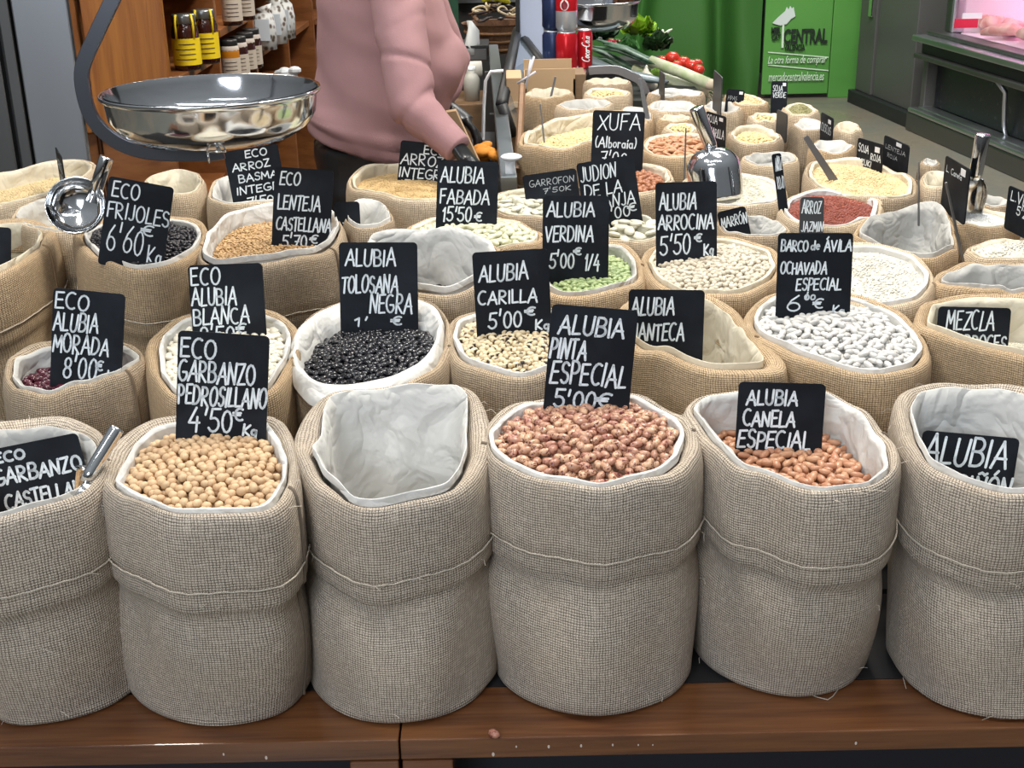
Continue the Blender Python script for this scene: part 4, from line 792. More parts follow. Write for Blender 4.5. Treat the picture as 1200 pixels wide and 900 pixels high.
# ---------------------------------------------------------------- steel fridge and wooden shelves at the left
fr = thing('steel_fridge', (-1.5, 3.1, 0), 'tall brushed steel fridge at the left edge of the picture', 'fridge')
yF = 3.05; e1 = atY(6, 80, yF).x; e2 = atY(34, 150, yF).x; e3 = atY(91, 90, yF).x
MB().box((-2.2, yF, 0), (e1 - .008, yF + .5, 2.3)).build('door', STEEL_D, fr, bevel=.006)
MB().box((e1 - .008, yF + .02, 0), (e1 + .03, yF + .5, 2.3)).build('door_gap', BLACK, fr)
MB().box((e1 + .004, yF - .004, 0), (e1 + .030, yF + .02, 2.3)).build('edge_trim', STEEL_D, fr, bevel=.003)
MB().box((e1 + .036, yF - .002, 0), (e3, yF + .5, 2.3)).build('side_panel', STEEL_B, fr, bevel=.004)
MB().box((e3 + .001, yF - .006, 0), (e3 + .006, yF + .5, 2.3)).build('corner_strip', STEEL, fr)
sh = thing('wooden_shelves', (-.9, 3.15, 0), 'open varnished wooden shelf unit stocked with jars behind the weighing pan', 'shelves')
ups = [3.12, 3.58, 4.02, 4.52, 5.02, 5.5]; xl = e3 + .012
XR = lambda y: -.800 + .038*(y - 3.12)
MB().box((e3 + .012, 3.10, .95), (XR(3.12), 3.125, 2.2)).build('end_panel', WOOD_PINE, sh, bevel=.002)
MB().box((e3 + .012, 3.126, .2), (XR(3.12) - .01, 3.14, .95)).build('end_panel', WOOD_SHELF, sh, bevel=.002)
for yy in ups[1:]: MB().box((xl, yy - .012, .2), (XR(yy) + .004, yy + .012, 2.2)).build('upright', WOOD_SHELF, sh, bevel=.002)
MB().box((xl - .004, 3.145, .2), (xl, 5.5, 2.2)).build('back_board', mat('shelf_back', (.12, .045, .015), .6), sh)
SHZ = [[1.07, 1.28], [.985, 1.135], [1.02, 1.22], [1.02, 1.22], [1.02, 1.22]]
for i in range(5):
    for z in SHZ[i] + [.75]: MB().box((xl + .001, ups[i] + .030 if i == 0 else ups[i] + .014, z - .02), (XR(ups[i] + .2), ups[i+1] - .013, z)).build('shelf', WOOD_SHELF, sh, bevel=.0015)
def jarmat(n, c): return mat(n, c, .12, 0, Coat_Weight=.6)
JH = jarmat('dark_honey_jar', (.035, .008, .004)); JA = jarmat('amber_honey_jar', (.50, .18, .01)); LIDB = mat('jar_lid', (.25, .26, .25), .3, .8); LIDD = mat('dark_lid', (.02, .02, .02), .4)
YEL = mat('yellow_label', (.80, .58, .01), .5); CREAM = mat('cream_label', (.55, .47, .38), .7); INK = mat('label_ink', (.05, .03, .03), .8); TRIMW = mat('lace_lid_cover', (.7, .62, .55), .9)
def jar(label, x, y, z, r, h, body, lab, group, strap=False):
    root = thing('jar', (x, y, z), label, 'jar', group)
    MB().lathe([(.0005, 0), (r*.92, 0), (r, .006), (r, h*.70), (r*.93, h*.78), (r*.82, h*.82), (r*.82, h*.86)], (x, y, z), 18).build('glass', body, root, True)
    MB().lathe([(r*.86, h*.84), (r*.88, h*.85), (r*.88, h*.97), (r*.84, h), (.0005, h)], (x, y, z), 18).build('lid', LIDB if strap else LIDD, root, True)
    lb_ = MB().lathe([(r+.0008, h*.10), (r+.0008, h*.58)], (x, y, z), 24).build('label', lab, root, True)
    ink = MB()
    for k in range(4):
        zz = h*(.20 + .09*k); a0 = -2.2 + .3*(k % 2)
        P = [Vector((x + (r+.0016)*math.cos(a), y + (r+.0016)*math.sin(a), z+zz + dz)) for dz in (0, h*.016) for a in np.linspace(a0, -.7, 8)]
        ink.add(P, [(i, i+1, 9+i, 8+i) for i in range(7)])
    ink.build('label_print', INK, lb_)
    if strap:
        st = MB()
        for a in (-2.0, -.7): st.tube([(x + r*1.04*math.cos(a), y + r*1.04*math.sin(a), z + h*t) for t in (.58, .8, .86)] + [(x + r*.9*math.cos(a), y + r*.9*math.sin(a), z + h*1.01)], .003, 6)
        st.build('strap', YEL, root, True)
    else:
        MB().lathe([(r*.95, h*.74), (r*1.0, h*.78), (r*.9, h*.86)], (x, y, z), 12).build('lid_trim', TRIMW, root, True)
for n_, (px, y, t) in enumerate(((219, 3.30, 'at the end panel'), (242, 3.42, 'second from the end panel'))):
    jar('dark honey jar with a yellow label and straps, ' + t, atY(px, 60, y).x, y, 1.07, .034, .135, JH, YEL, None, True)
jar('dark jar with a yellow label, upper shelf above the honey jars', atY(240, 5, 3.45).x, 3.45, 1.28, .034, .12, JH, YEL, None, True)
for n_, (px, y, m_, t) in enumerate(((283, 3.70, JA, 'amber honey jar with a cream label, nearest in its row'), (293, 3.78, JH, 'dark jar with a cream label, behind the amber jar'), (302, 3.88, JH, 'dark jar with a cream label in the middle of the second shelf'), (309, 3.98, JH, 'dark jar with a cream label, farthest in its row'))):
    jar(t, atY(px, 60, y).x - .03, y - .02, .985, .028, .115, m_, CREAM, 'jars on the second shelf')
for px, y, t in ((284, 3.72, 'nearest'), (299, 3.86, 'farther')):
    jar('dark jar with a cream label on the upper shelf, ' + t, atY(px, 10, y).x - .03, y, 1.135, .028, .12, JH, CREAM, None)
# gift packs in cellophane
PK = mat('patterned_paper', (.55, .55, .55), .5); b = NB(PK); co_ = b.n('ShaderNodeTexCoord').outputs['Object']
v_ = b.n('ShaderNodeTexVoronoi', {'Vector': co_, 'Scale': 55.0}); b.out(b.mix(b.ramp(v_.outputs[0], .25, .5), (.12, .09, .06), (.70, .70, .68)), None)
for i, (px, y, zz, hh, lb) in enumerate(((323, 4.12, 1.02, .13, 'nearest patterned paper packet with a white card'), (336, 4.28, 1.02, .14, 'middle patterned paper packet with a white card'), (346, 4.42, 1.02, .14, 'farthest patterned paper packet with a white card'))):
    x = atY(px, 50, y).x - .03; root = thing('paper_packet', (x, y, zz), lb, 'packet', None)
    MB().tube([(x, y, zz), (x, y, zz + hh*.5), (x, y, zz + hh*.8), (x + .005, y, zz + hh*.88), (x, y, zz + hh)], [.034, .036, .030, .014, .03], 10).build('packet', PK, root, True)
    MB().box((x - .022, y - .040, zz + .03), (x + .022, y - .038, zz + .095)).build('card', mat('card', (.62, .68, .74), .6), root)
MB_ = thing('paper_packet', (atY(338, 85, 4.2).x, 4.2, .93), 'crumpled white packet just above the weighing pan rim', 'packet'); MB().box((xl + .002, 4.04, .885), (XR(4.2), 4.50, .905)).build('shelf', WOOD_SHELF, sh)
mb = MB(); c_ = atY(338, 84, 4.15); rs = random.Random(3)
for k in range(5): mb.ell(c_ + Vector((rs.uniform(-.03,.03), rs.uniform(-.02,.02), rs.uniform(-.015,.015))), (.022, .018, .013), 7, 5)
mb.build('wrap', mat('white_wrap', (.66, .68, .70), .6), MB_)

# ---------------------------------------------------------------- person in the pink jumper
def loft(mb, secs, n=24):
    """secs: (centre, ax, ay, ux, uy) ellipses"""
    V = []
    for c, a, b_, ux, uy in secs:
        for k in range(n): t = 2*PI*k/n; V.append(Vector(c) + Vector(ux)*a*math.cos(t) + Vector(uy)*b_*math.sin(t))
    F = [(i*n+k, i*n+(k+1) % n, (i+1)*n+(k+1) % n, (i+1)*n+k) for i in range(len(secs)-1) for k in range(n)]
    F += [tuple(range(n))[::-1], tuple((len(secs)-1)*n+k for k in range(n))]
    mb.add(V, F)
X_, Y_ = (1, 0, 0), (0, 1, 0)
def torso_secs(g=0.0, lo=.935):
    yy = 2.86; R_ = []
    #     z     cx     ax    ay
    for z, cx, ax, ay in ((.90,-.300,.128,.165),(.94,-.302,.140,.175),(.99,-.295,.150,.178),(1.05,-.275,.155,.176),(1.10,-.262,.158,.176),(1.15,-.258,.152,.178),(1.20,-.262,.146,.182),(1.26,-.268,.136,.188),(1.32,-.272,.122,.190),(1.37,-.272,.100,.170),(1.405,-.270,.075,.110)):
        if z >= lo: R_.append(((cx, yy, z), ax+g, ay+g, X_, Y_))
    return R_
def remesh(mb, name, mat_, parent, voxel, smooth_it=4, disp=None):
    o = mb.build(name + '_tmp', mat_); m = o.modifiers.new('r', 'REMESH'); m.mode = 'VOXEL'; m.voxel_size = voxel; m.use_smooth_shade = True
    s = o.modifiers.new('s', 'SMOOTH'); s.iterations = smooth_it; s.factor = .6
    bpy.context.view_layer.update(); dg = bpy.context.evaluated_depsgraph_get()
    me = bpy.data.meshes.new_from_object(o.evaluated_get(dg)); me.name = name; bpy.data.objects.remove(o)
    if disp:
        ns = [v.normal.copy() for v in me.vertices]
        for v, nn in zip(me.vertices, ns): v.co += nn * disp(v.co)
    me.polygons.foreach_set('use_smooth', [True]*len(me.polygons)); me.materials.clear(); me.materials.append(mat_); me.update()
    r = bpy.data.objects.new(name, me); COL.objects.link(r); r.parent = parent; r.location = -parent.location; return r
per = thing('person', (-.27, 2.86, 0), 'person in a dusty pink jumper and black trousers turned right behind the stall', 'person')
PINK = mat('pink_knit', (.36, .21, .22), .95); b = NB(PINK); co_ = b.n('ShaderNodeTexCoord').outputs['Object']; b.out(b.mix(b.ramp(b.noise(co_, 5, 3), .4, .7), (.38, .215, .225), (.32, .175, .185)), None, b.noise(co_, 500, 2), .0008, .5)
LEATHER = mat('black_trousers', (.012, .012, .014), .38); SKIN = mat('skin', (.50, .30, .22), .55); HAIR = mat('dark_hair', (.03, .018, .01), .5); GLOVE = mat('black_glove', (.012, .012, .013), .35)
sh_ = Vector((-.225, 2.675, 1.37)); el_ = atY(483, 124, 2.56); wr_ = atY(536, 174, 2.50); el_b = el_ + Vector((.0, 0, .0))
shl = Vector((-.235, 3.02, 1.36)); ell_ = Vector((-.13, 3.08, 1.10)); wrl = atY(514, 118, 2.96)
sw = MB(); loft(sw, torso_secs(.0, .94))
armr = [sh_ + Vector((-.01, .04, .01)), sh_, sh_*.7+el_*.3, sh_*.35+el_*.65, el_, el_*.7+wr_*.3, el_*.35+wr_*.65, wr_]
sw.tube([shl, shl*.5+ell_*.5, ell_, ell_*.5+wrl*.5, wrl], [.062, .056, .05, .042, .032], 16)
sw.ell((-.182, 2.86, 1.13), (.100, .13, .085), 20, 12)      # bust and belly
def sdisp(p):
    d = .004*noise.noise(p*9) + .0022*noise.noise(Vector((p.x*14+p.z*22, p.y*6, p.z*16)))
    # diagonal drag folds on the back and bunching at the elbow
    q = (p.x*.75 + p.z) * 46; wgt = math.exp(-((p.z-1.03)/.13)**2)
    d += .0035*wgt*math.sin(q + 3*noise.noise(p*6))
    de = (p - (sh_*.45+el_*.55)).length; d += .0045*math.exp(-(de/.075)**2)*math.sin((p.z*1.0 + p.x*.35)*105)
    if p.z < 1.0 and p.z > .975: d += .003
    return d
jm = remesh(sw, 'jumper', PINK, per, .0085, 5, sdisp)
for v in jm.data.vertices:
    w_ = max(0.0, min(1.0, (1.06 - v.co.z)/.09)); v.co.z += w_*(.012 - .26*(v.co.x + .29))
sl_ = MB(); sl_.tube(armr, [.052, .058, .054, .050, .048, .044, .036, .029], 20)
def adisp(p):
    t = (p - sh_).dot((el_-sh_).normalized()); d = .0035*noise.noise(p*12) + .0015*noise.noise(p*30)
    for t0, wd, am, sk in ((.130, .016, .004, .5), (.150, .006, -.006, .5), (.205, .018, .004, -.35), (.224, .006, -.006, -.35), (.30, .02, .003, .9), (.322, .007, -.004, .9)):
        d += am*(.55 + 1.2*noise.noise(p*8 + Vector((t0*40, 0, 0))))*math.exp(-((t + sk*(p.x - el_.x) - t0)/wd)**2)
    return d
remesh(sl_, 'sleeve', PINK, per, .006, 3, adisp)
cf_ = MB(); dwr = (wr_-el_).normalized(); cf_.tube([wr_ - dwr*.045, wr_ - dwr*.04, wr_ - dwr*.002, wr_ + dwr*.003], [.033, .034, .031, .029], 20); cf_.build('cuff', PINK, per, True)
hem_ = MB(); 
bd = MB(); loft(bd, [((-.27,2.86,1.33),.09,.13,X_,Y_), ((-.27,2.86,1.38),.075,.09,X_,Y_), ((-.265,2.86,1.42),.055,.055,X_,Y_), ((-.255,2.86,1.47),.052,.052,X_,Y_), ((-.245,2.86,1.50),.06,.055,X_,Y_)])
bd.ell((-.225, 2.86, 1.58), (.095, .075, .115), 20, 14); bd.ell((-.128, 2.86, 1.565), (.020, .013, .018), 8, 6); bd.ell((-.15, 2.86, 1.515), (.03, .03, .02), 8, 6)
bd.ell((-.235, 2.785, 1.57), (.018, .008, .03), 8, 6); bd.ell((-.235, 2.935, 1.57), (.018, .008, .03), 8, 6)
remesh(bd, 'head', SKIN, per, .007, 3)
ey = MB()
for yy in (2.832, 2.888): ey.ell((-.138, yy, 1.59), (.008, .012, .008), 8, 6)
ey.build('eyes', BLACK, per, True); mo = MB().ell((-.135, 2.86, 1.53), (.008, .022, .005), 8, 6).build('mouth', mat('lips', (.4, .12, .1), .5), per, True)
hr = MB(); hr.ell((-.25, 2.86, 1.61), (.105, .09, .105), 20, 12); hr.ell((-.32, 2.86, 1.57), (.06, .07, .09), 14, 10); remesh(hr, 'hair', HAIR, per, .009, 3)
tr_ = MB(); loft(tr_, [((-.30,2.86,.82),.125,.165,X_,Y_), ((-.30,2.86,.90),.128,.166,X_,Y_), ((-.298,2.86,.97),.132,.164,X_,Y_)])
for yy in (2.775, 2.945):
    tr_.tube([(-.30, yy, .88), (-.29, yy, .68), (-.28, yy, .48), (-.30, yy, .28), (-.31, yy, .09)], [.095, .082, .062, .052, .040], 16)
remesh(tr_, 'trousers', LEATHER, per, .011, 4, lambda p: .003*math.sin(p.z*60 + 4*noise.noise(p*5)))
for yy in (2.775, 2.945):
    q = MB(); q.tube([(-.34, yy, .045), (-.27, yy, .05), (-.19, yy, .035), (-.13, yy, .028)], [.035, .045, .040, .022], 12, flat=.8); q.build('shoe', BLACK, per, True)
def hand(wr, dirv, dn_, scale=1.0):
    q = MB(); d = dirv.normalized(); n = Vector(dn_).normalized(); s = d.cross(n).normalized()
    q.tube([wr - d*.02, wr + d*.01, wr + d*.04, wr + d*.085], [.026, .027, .032, .030], 12, flat=.55)
    for k, (off, ln) in enumerate(((-.027, .070), (-.009, .080), (.009, .076), (.026, .060))):
        b0 = wr + d*.078 + s*off; q.tube([b0, b0 + d*ln*.4 + n*.006, b0 + d*ln*.72 + n*.022, b0 + d*ln*.85 + n*.042], [.0095, .009, .0085, .007], 8)
    t0 = wr + d*.02 - s*.024; q.tube([t0, t0 + d*.022 - s*.020, t0 + d*.050 - s*.024 + n*.01], [.012, .010, .008], 8)
    return q
remesh(hand(wr_ + Vector((.008, 0, -.008)), Vector((.55, -.15, -.75)), (-.5, -.2, -.6)), 'gloved_hand', GLOVE, per, .0045, 2)
remesh(hand(wrl, Vector((.75, -.2, -.55)), (-.5, -.2, -.7)), 'gloved_hand', GLOVE, per, .0045, 2)
pb = thing('paper_bag', atY(545, 180, 2.72), 'narrow tan paper bag hanging behind the gloved hand', 'paper bag')
KRAFT = wood('kraft_paper', (.50, .34, .20), (.42, .28, .16), .8, (3, 3, 3))
q = [atY(x, y, 2.74) for x, y in ((522,132),(534,130),(566,200),(545,215),(520,190))]; MB().prism(q, (0, .03, 0)).build('bag', KRAFT, pb)

# ---------------------------------------------------------------- well behind the stall: steel rail, glass case, oddments
rail = thing('steel_rail', atY(600, 212, 2.46), 'long scuffed steel rail running away beside the person', 'rail')
A0, A1 = atY(596, 207, 2.47), atZ(578, 52, .957)
mb = MB(); dr_ = (A1 - A0); w_ = Vector((.0165, 0, 0)); up_ = Vector((0, 0, .03))
mb.add([A0 - w_, A0 + w_, A1 + w_, A1 - w_, A0 - w_ - up_, A0 + w_ - up_, A1 + w_ - up_, A1 - w_ - up_], [(0,1,2,3),(7,6,5,4),(0,4,5,1),(1,5,6,2),(2,6,7,3),(3,7,4,0)])
mb.build('channel', brushed('scuffed_steel', (.34, .38, .40), .35), rail, bevel=.002)
c_ = atY(599, 184, 2.50); q = MB(); q.ell(c_, (.022, .02, .007), 14, 8); q.box(c_ + Vector((-.012, -.006, -.05)), c_ + Vector((.008, .006, .0))); q.build('white_clamp', WHITE, rail, True)
for yy in (2.6, 3.4, 4.2): MB().box((-.02 - .028*(yy-2.5), yy, 0), (.0 - .02*(yy-2.5), yy + .03, .925)).build('rail_post', STEEL_D, rail)
q = MB(); q.tube([atY(*p, 3.1) for p in ((568,215),(566,170),(567,125),(569,95),(575,84),(590,83))], .004, 8); o = q.build('white_cable', WHITE, None, True); tag(o, 'thin white cable hanging over the steel rail', 'cable')
gc = thing('glass_case', atZ(605, 90, .9), 'slanted glass display case with black frame left of the drink cans', 'display case')
def bar(p, q_, r, m, name): MB().tube([p, q_], r, 8).build(name, m, gc, True)
g = [atY(606, 36, 4.35), atY(588,122,3.2), atY(601,160,3.2), atY(640, 80, 4.0)]
bar(g[0], g[1], .016, BLACK, 'frame_bar'); bar(g[0], g[3], .016, BLACK, 'frame_bar'); bar(g[1], g[2], .014, BLACK, 'frame_bar')
MB().prism([g[0], g[1], g[2], g[3]], (.0, .006, -.004)).build('glass_pane', mat('dark_case_glass', (.10, .14, .17), .08, 0, Coat_Weight=1.0), gc)
q = MB(); q.box((.04, 3.80, .0), (.095, 4.22, .90)); q.build('case_body', BLACK, gc)
q = MB()
for (x0, y0), (x1, y1) in (((612,112),(626,66)), ((622,70),(616,104)), ((606,98),(628,84))): q.tube([atY(x0, y0, 3.28), atY(x1, y1, 3.28)], .003, 6)
cr_ = mat('white_cord', (.6, .6, .66), .5); q.build('tangled_cords', cr_, gc, True)
col = thing('metal_column', atY(625, 80, 4.2), 'pale blue-grey painted metal column behind the glass case', 'column')
xa, xb = atY(609, 30, 4.25).x, atY(648, 30, 4.25).x
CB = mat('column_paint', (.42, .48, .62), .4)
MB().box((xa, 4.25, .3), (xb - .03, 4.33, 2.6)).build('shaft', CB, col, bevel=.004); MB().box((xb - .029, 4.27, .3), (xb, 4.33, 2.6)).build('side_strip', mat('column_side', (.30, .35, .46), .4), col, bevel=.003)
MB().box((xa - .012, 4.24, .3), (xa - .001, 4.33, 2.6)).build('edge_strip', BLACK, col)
# counter with drink cans
ct = thing('steel_counter', (.35, 4.1, 0), 'dark counter carrying the stacked drink cans', 'counter')
zc_ = atY(670, 80, 4.0).z
MB().box((.10, 3.90, zc_ - .03), (.245, 4.22, zc_)).build('worktop', STEEL_B, ct, bevel=.003); MB().box((.11, 3.93, 0), (.235, 4.20, zc_ - .03)).build('cabinet', BLACK, ct)
RED = mat('can_red', (.55, .012, .02), .25, .4); SILV = mat('can_silver', (.62, .66, .70), .25, .6); NAVY = mat('can_navy', (.02, .035, .10), .3, .3)
def can(label, px, y, z, col_, top, r=.0325, h=.115, script=False, halves=None):
    x = atY(px, 50, y).x; root = thing('drink_can', (x, y, z), label, 'drink can')
    MB().lathe([(.0005, .003), (r*.72, 0), (r*.8, .002), (r, .012), (r, h*.52)], (x, y, z), 24).build('lower_body', col_ if not halves else halves[0], root, True)
    MB().lathe([(r, h*.52), (r, h-.014), (r*.84, h-.003)], (x, y, z), 24).build('upper_body', col_ if not halves else halves[1], root, True)
    MB().lathe([(r*.84, h-.003), (r*.86, h), (r*.80, h-.001), (r*.76, h-.005), (.0005, h-.005)], (x, y, z), 24).build('rim', top, root, True)
    f = lambda u, v: Vector((x + (r+.0007)*math.sin(u/r), y - (r+.0007)*math.cos(u/r), z + v))
    if script:   # upright script turned a quarter
        lettering([('Coca-Cola', .02, .095, .012, -.010)], lambda u, v: f(-v + .004, u), .0032, 5, .0, .25).build('lettering', mat('can_white', (.85, .85, .85), .4), root)
    if halves:
        D_ = [(.013*math.cos(a*PI/10) - .008, .078 + .016*math.sin(a*PI/10)) for a in range(20)]; q = MB(); q.add([f(u, v) for u, v in D_], [tuple(range(20))]); q.build('round_emblem', mat('emblem_white', (.8, .8, .8), .4), root)
        q = MB(); q.add([f(u*.75 - .002, (v-.078)*.75 + .076) + Vector((0, -.0006, 0)) for u, v in D_], [tuple(range(20))]); q.build('emblem_centre', mat('emblem_dark', (.2, .02, .03), .4), root)
can('red drink can at the bottom left of the stack', 664, 3.95, zc_, RED, SILV)
can('red drink can with white upright script, right of the stack', 685, 4.00, zc_, RED, SILV, script=True, r=.024)
can('silver and red drink can with a round emblem, on top of the stack', 664, 3.95, zc_ + .116, RED, SILV, halves=(SILV, RED))
can('dark blue drink can at the left of the stack', 648, 3.99, zc_, NAVY, SILV)
can('dark blue drink can on top of the dark blue can', 648, 3.99, zc_ + .116, NAVY, mat('blue_cap', (.02, .08, .35), .4))
bx = thing('cardboard_box', atY(640, 110, 3.5), 'open cardboard box standing under the drink cans', 'box')
CARD = wood('cardboard', (.52, .36, .21), (.46, .31, .18), .85, (2, 2, 2))
z0_, z1_ = atY(640, 118, 3.55).z - .25, atY(640, 80, 3.55).z; xa, xb = atY(615, 95, 3.55).x, atY(674, 95, 3.55).x
for a_, b2 in (((xa, 3.74, z0_), (xb, 3.745, z1_)), ((xa, 3.55, z0_), (xb, 3.555, z1_ - .002)), ((xb - .005, 3.55, z0_), (xb, 3.745, z1_ - .03)), ((xa, 3.55, z0_), (xa + .005, 3.745, z1_ - .03))): MB().box(a_, b2).build('side', CARD, bx)
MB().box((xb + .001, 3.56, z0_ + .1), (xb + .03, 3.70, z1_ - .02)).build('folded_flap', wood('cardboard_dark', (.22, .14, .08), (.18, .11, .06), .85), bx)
b2 = thing('cardboard_box', atY(606, 120, 3.4), 'smaller cardboard box wedged left of the tall one', 'box'); p_ = atY(606, 110, 3.4)
MB().box((p_.x - .028, 3.35, .45), (p_.x + .012, 3.5, atY(606, 88, 3.4).z)).build('carton', CARD, b2, bevel=.002); MB().box((p_.x - .03, 3.345, atY(606, 122, 3.4).z), (p_.x + .014, 3.352, atY(606, 116, 3.4).z)).build('tape', mat('tape', (.62, .5, .36), .4), b2)
st = thing('wooden_strip', atY(606, 170, 2.9), 'brown wooden strip standing beside the tall narrow sack', 'wood strip')
q = MB(); q.tube([atY(607, 200, 2.75), atY(611, 120, 2.95), atY(612, 100, 3.0)], .008, 6); q.build('strip', wood('slat_wood', (.26, .15, .08), (.18, .10, .05)), st)
# basket of dried goods and things around it
bk = thing('wicker_basket', atY(578, 45, 4.9), 'brown wicker basket heaped with dried slices', 'basket'); cb = atY(582, 28, 4.9)
bp = [(.0005, -.10), (.085, -.10), (.125, 0), (.132, .006), (.125, .004), (.085, -.09)]; MB().lathe(bp, cb, 22).build('basket', wood('wicker', (.20, .10, .05), (.10, .045, .02), .8, (60, 60, 60)), bk)
for k in range(3): MB().tube([cb + Vector(((.092+.013*k)*math.cos(a), (.092+.013*k)*math.sin(a), -.085+.03*k)) for a in np.linspace(0, 2*PI, 24)], .006, 6, False).build('wicker_band', wood('wicker_band', (.28, .15, .07), (.16, .08, .03), .8, (40, 40, 40)), bk, True)
cols = [mat('dried_dark', (.03, .02, .02), .5), mat('dried_cream', (.62, .52, .34), .7), mat('dried_brown', (.14, .07, .03), .6), mat('dried_orange', (.6, .2, .04), .6)]
rs = random.Random(5)
for k in range(26):
    a = rs.uniform(0, 2*PI); rr_ = rs.uniform(0, .11); p = cb + Vector((rr_*math.cos(a), rr_*math.sin(a), .02 + .05*(1-rr_/.12) + rs.uniform(0, .012))); M_ = Matrix.Rotation(rs.uniform(0, 6), 3, 'Z') @ Matrix.Rotation(rs.uniform(-.9, .9), 3, 'X')
    m_ = rs.choice([0, 0, 1, 2, 0, 1] + ([3] if k % 7 == 0 else [])); q = MB()
    if m_ == 1: q.tube([p + M_ @ Vector((.028*math.cos(t), .020*math.sin(t), .004*math.sin(2*t))) for t in np.linspace(0, 2*PI, 14)], .0045, 6, False)
    else: q.tube([p + M_ @ Vector((x, .01*math.sin(x*60), 0)) for x in (-.03, -.01, .01, .03)], [.004, .010, .010, .004], 7, flat=.6)
    o = q.build('dried_slice', cols[m_], None, True); tag(o, {0: 'dark dried slice in the wicker basket', 1: 'cream ringed dried slice in the wicker basket', 2: 'brown dried slice in the wicker basket', 3: 'orange dried slice in the wicker basket'}[m_], 'dried slice', ['dark dried slices', 'cream dried slices', 'brown dried slices', 'orange dried slices'][m_])
fp = thing('yellow_fruit', cb + Vector((.0, -.02, .09)), 'bright yellow-green fruit on top of the basket', 'fruit'); q = MB(); q.tube([cb + Vector((-.05,-.03,.085)), cb + Vector((-.02,-.03,.105)), cb + Vector((.02,-.03,.10)), cb + Vector((.05,-.02,.075))], [.008, .02, .02, .006], 10); q.build('fruit', mat('yellow_fruit', (.62, .60, .03), .4), fp, True)
def simple(name, label, cat_, px, py, y, dims, m, parts=None):
    p = atY(px, py, y); root = thing(name, p, label, cat_); MB().box(p + Vector((-dims[0]/2, 0, -dims[2]/2)), p + Vector((dims[0]/2, dims[1], dims[2]/2))).build('body', m, root, bevel=.005); return root, p
r_, p_ = simple('till_box', 'dark grey metal box beneath the wicker basket', 'box', 553, 64, 4.55, (.11, .2, .045), STEEL_D)
MB().box(p_ + Vector((-.058, -.004, .022)), p_ + Vector((.058, .2, .030))).build('lid', BLACK, r_)
pt = thing('paper_roll', atY(552, 82, 4.4), 'white paper roll under the grey metal box', 'paper roll'); p_ = atY(552, 82, 4.4); MB().tube([p_ + Vector((-.04, 0, 0)), p_ + Vector((.035, .01, 0))], .028, 18).build('roll', mat('paper', (.55, .53, .48), .8), pt, True); MB().tube([p_ + Vector((-.043, -.001, 0)), p_ + Vector((.038, .011, 0))], .009, 10).build('core', BLACK, pt, True)
jz = Vector((atY(553, 108, 4.38).x, 4.38, atY(552, 122, 4.3).z + .051)); jg = thing('plastic_jug', jz, 'milky plastic jug behind the person', 'jug'); p_ = jz; MB().lathe([(.0005, -.05), (.026, -.05), (.028, .02), (.02, .035), (.012, .04), (.012, .052), (.0005, .052)], p_, 16).build('jug', mat('jug_plastic', (.42, .42, .38), .4), jg, True); MB().lathe([(.013, .05), (.013, .062), (.0005, .062)], p_, 12).build('cap', WHITE, jg, True)
wb = MB(); p_ = atY(551, 42, 4.6); rs = random.Random(9)
wb.tube([p_ + Vector((.0, 0, -.06)), p_ + Vector((0, 0, -.02)), p_ + Vector((.006, 0, .02)), p_ + Vector((.012, 0, .05))], [.055, .052, .034, .012], 12, flat=.6); o = wb.build('plastic_bag', mat('white_bag', (.48, .50, .50), .4), None, True); tag(o, 'white plastic bag hanging left of the wicker basket', 'bag')
for v in o.data.vertices: v.co += Vector((noise.noise(v.co*30), noise.noise(v.co*31 + Vector((5,5,5))), 0))*.018
q = MB(); p_ = atY(574, 180, 2.85); rs = random.Random(1)
for k in range(7): q.ell(p_ + Vector((rs.uniform(-.022, .022), rs.uniform(-.03, .03), rs.uniform(-.008, .012))), (.020, .022, .011), 9, 6, Matrix.Rotation(rs.uniform(-.5, .5), 3, 'Y'))
o = q.build('orange_cloth', mat('orange_cloth', (.62, .24, .03), .9), None, True); tag(o, 'crumpled orange cloth beside the steel rail', 'cloth')
wt = thing('work_ledge', atY(560, 210, 2.75), 'dark ledge in the gap behind the stall under the orange cloth', 'ledge'); zt = atY(574, 188, 2.85).z
MB().box((-.085, 2.75, zt - .03), (-.03, 3.2, zt)).build('top', BLACK, wt); MB().box((-.085, 2.78, 0), (-.035, 3.2, zt - .03)).build('front', wood('brown_front', (.20, .11, .05), (.14, .07, .03)), wt)
bb = thing('brown_cabinet', (-.16, 4.3, 0), 'plain brown cabinet behind the orange cloth', 'cabinet'); MB().box((-.24, 4.3, 0), (-.07, 4.6, atY(552, 122, 4.3).z)).build('body', wood('cabinet_wood', (.20, .12, .06), (.15, .085, .045)), bb, bevel=.003)
MB().box((-.235, 4.296, .1), (-.075, 4.30, .5)).build('door', wood('cabinet_wood_door', (.22, .13, .07), (.16, .09, .05)), bb)
gp = thing('green_banner', (-.3, 5.6, 0), 'dark green upright strip seen between the person and the basket', 'panel'); xa = atY(525, 40, 5.6).x; MB().box((xa, 5.6, .3), (atY(538, 40, 5.6).x, 5.62, 2.4)).build('strip', mat('dark_green', (.01, .07, .03), .5), gp); MB().box((xa - .01, 5.59, .3), (xa, 5.63, 2.4)).build('post', STEEL_D, gp)
bs = thing('back_stand', (-.1, 5.9, 0), 'dark stand behind the basket', 'stand'); MB().box((-.75, 5.9, 0), (.25, 6.0, 2.2)).build('panel', mat('stand_dark', (.025, .025, .025), .7), bs); MB().box((-.74, 5.84, 1.0), (.24, 5.9, 1.02)).build('shelf', STEEL_D, bs)
MB().box((atY(547,10,5.8).x, 5.8, 1.02), (atY(560,10,5.8).x, 5.84, 1.35)).build('brick_block', mat('brick_red', (.20, .09, .06), .8), bs)
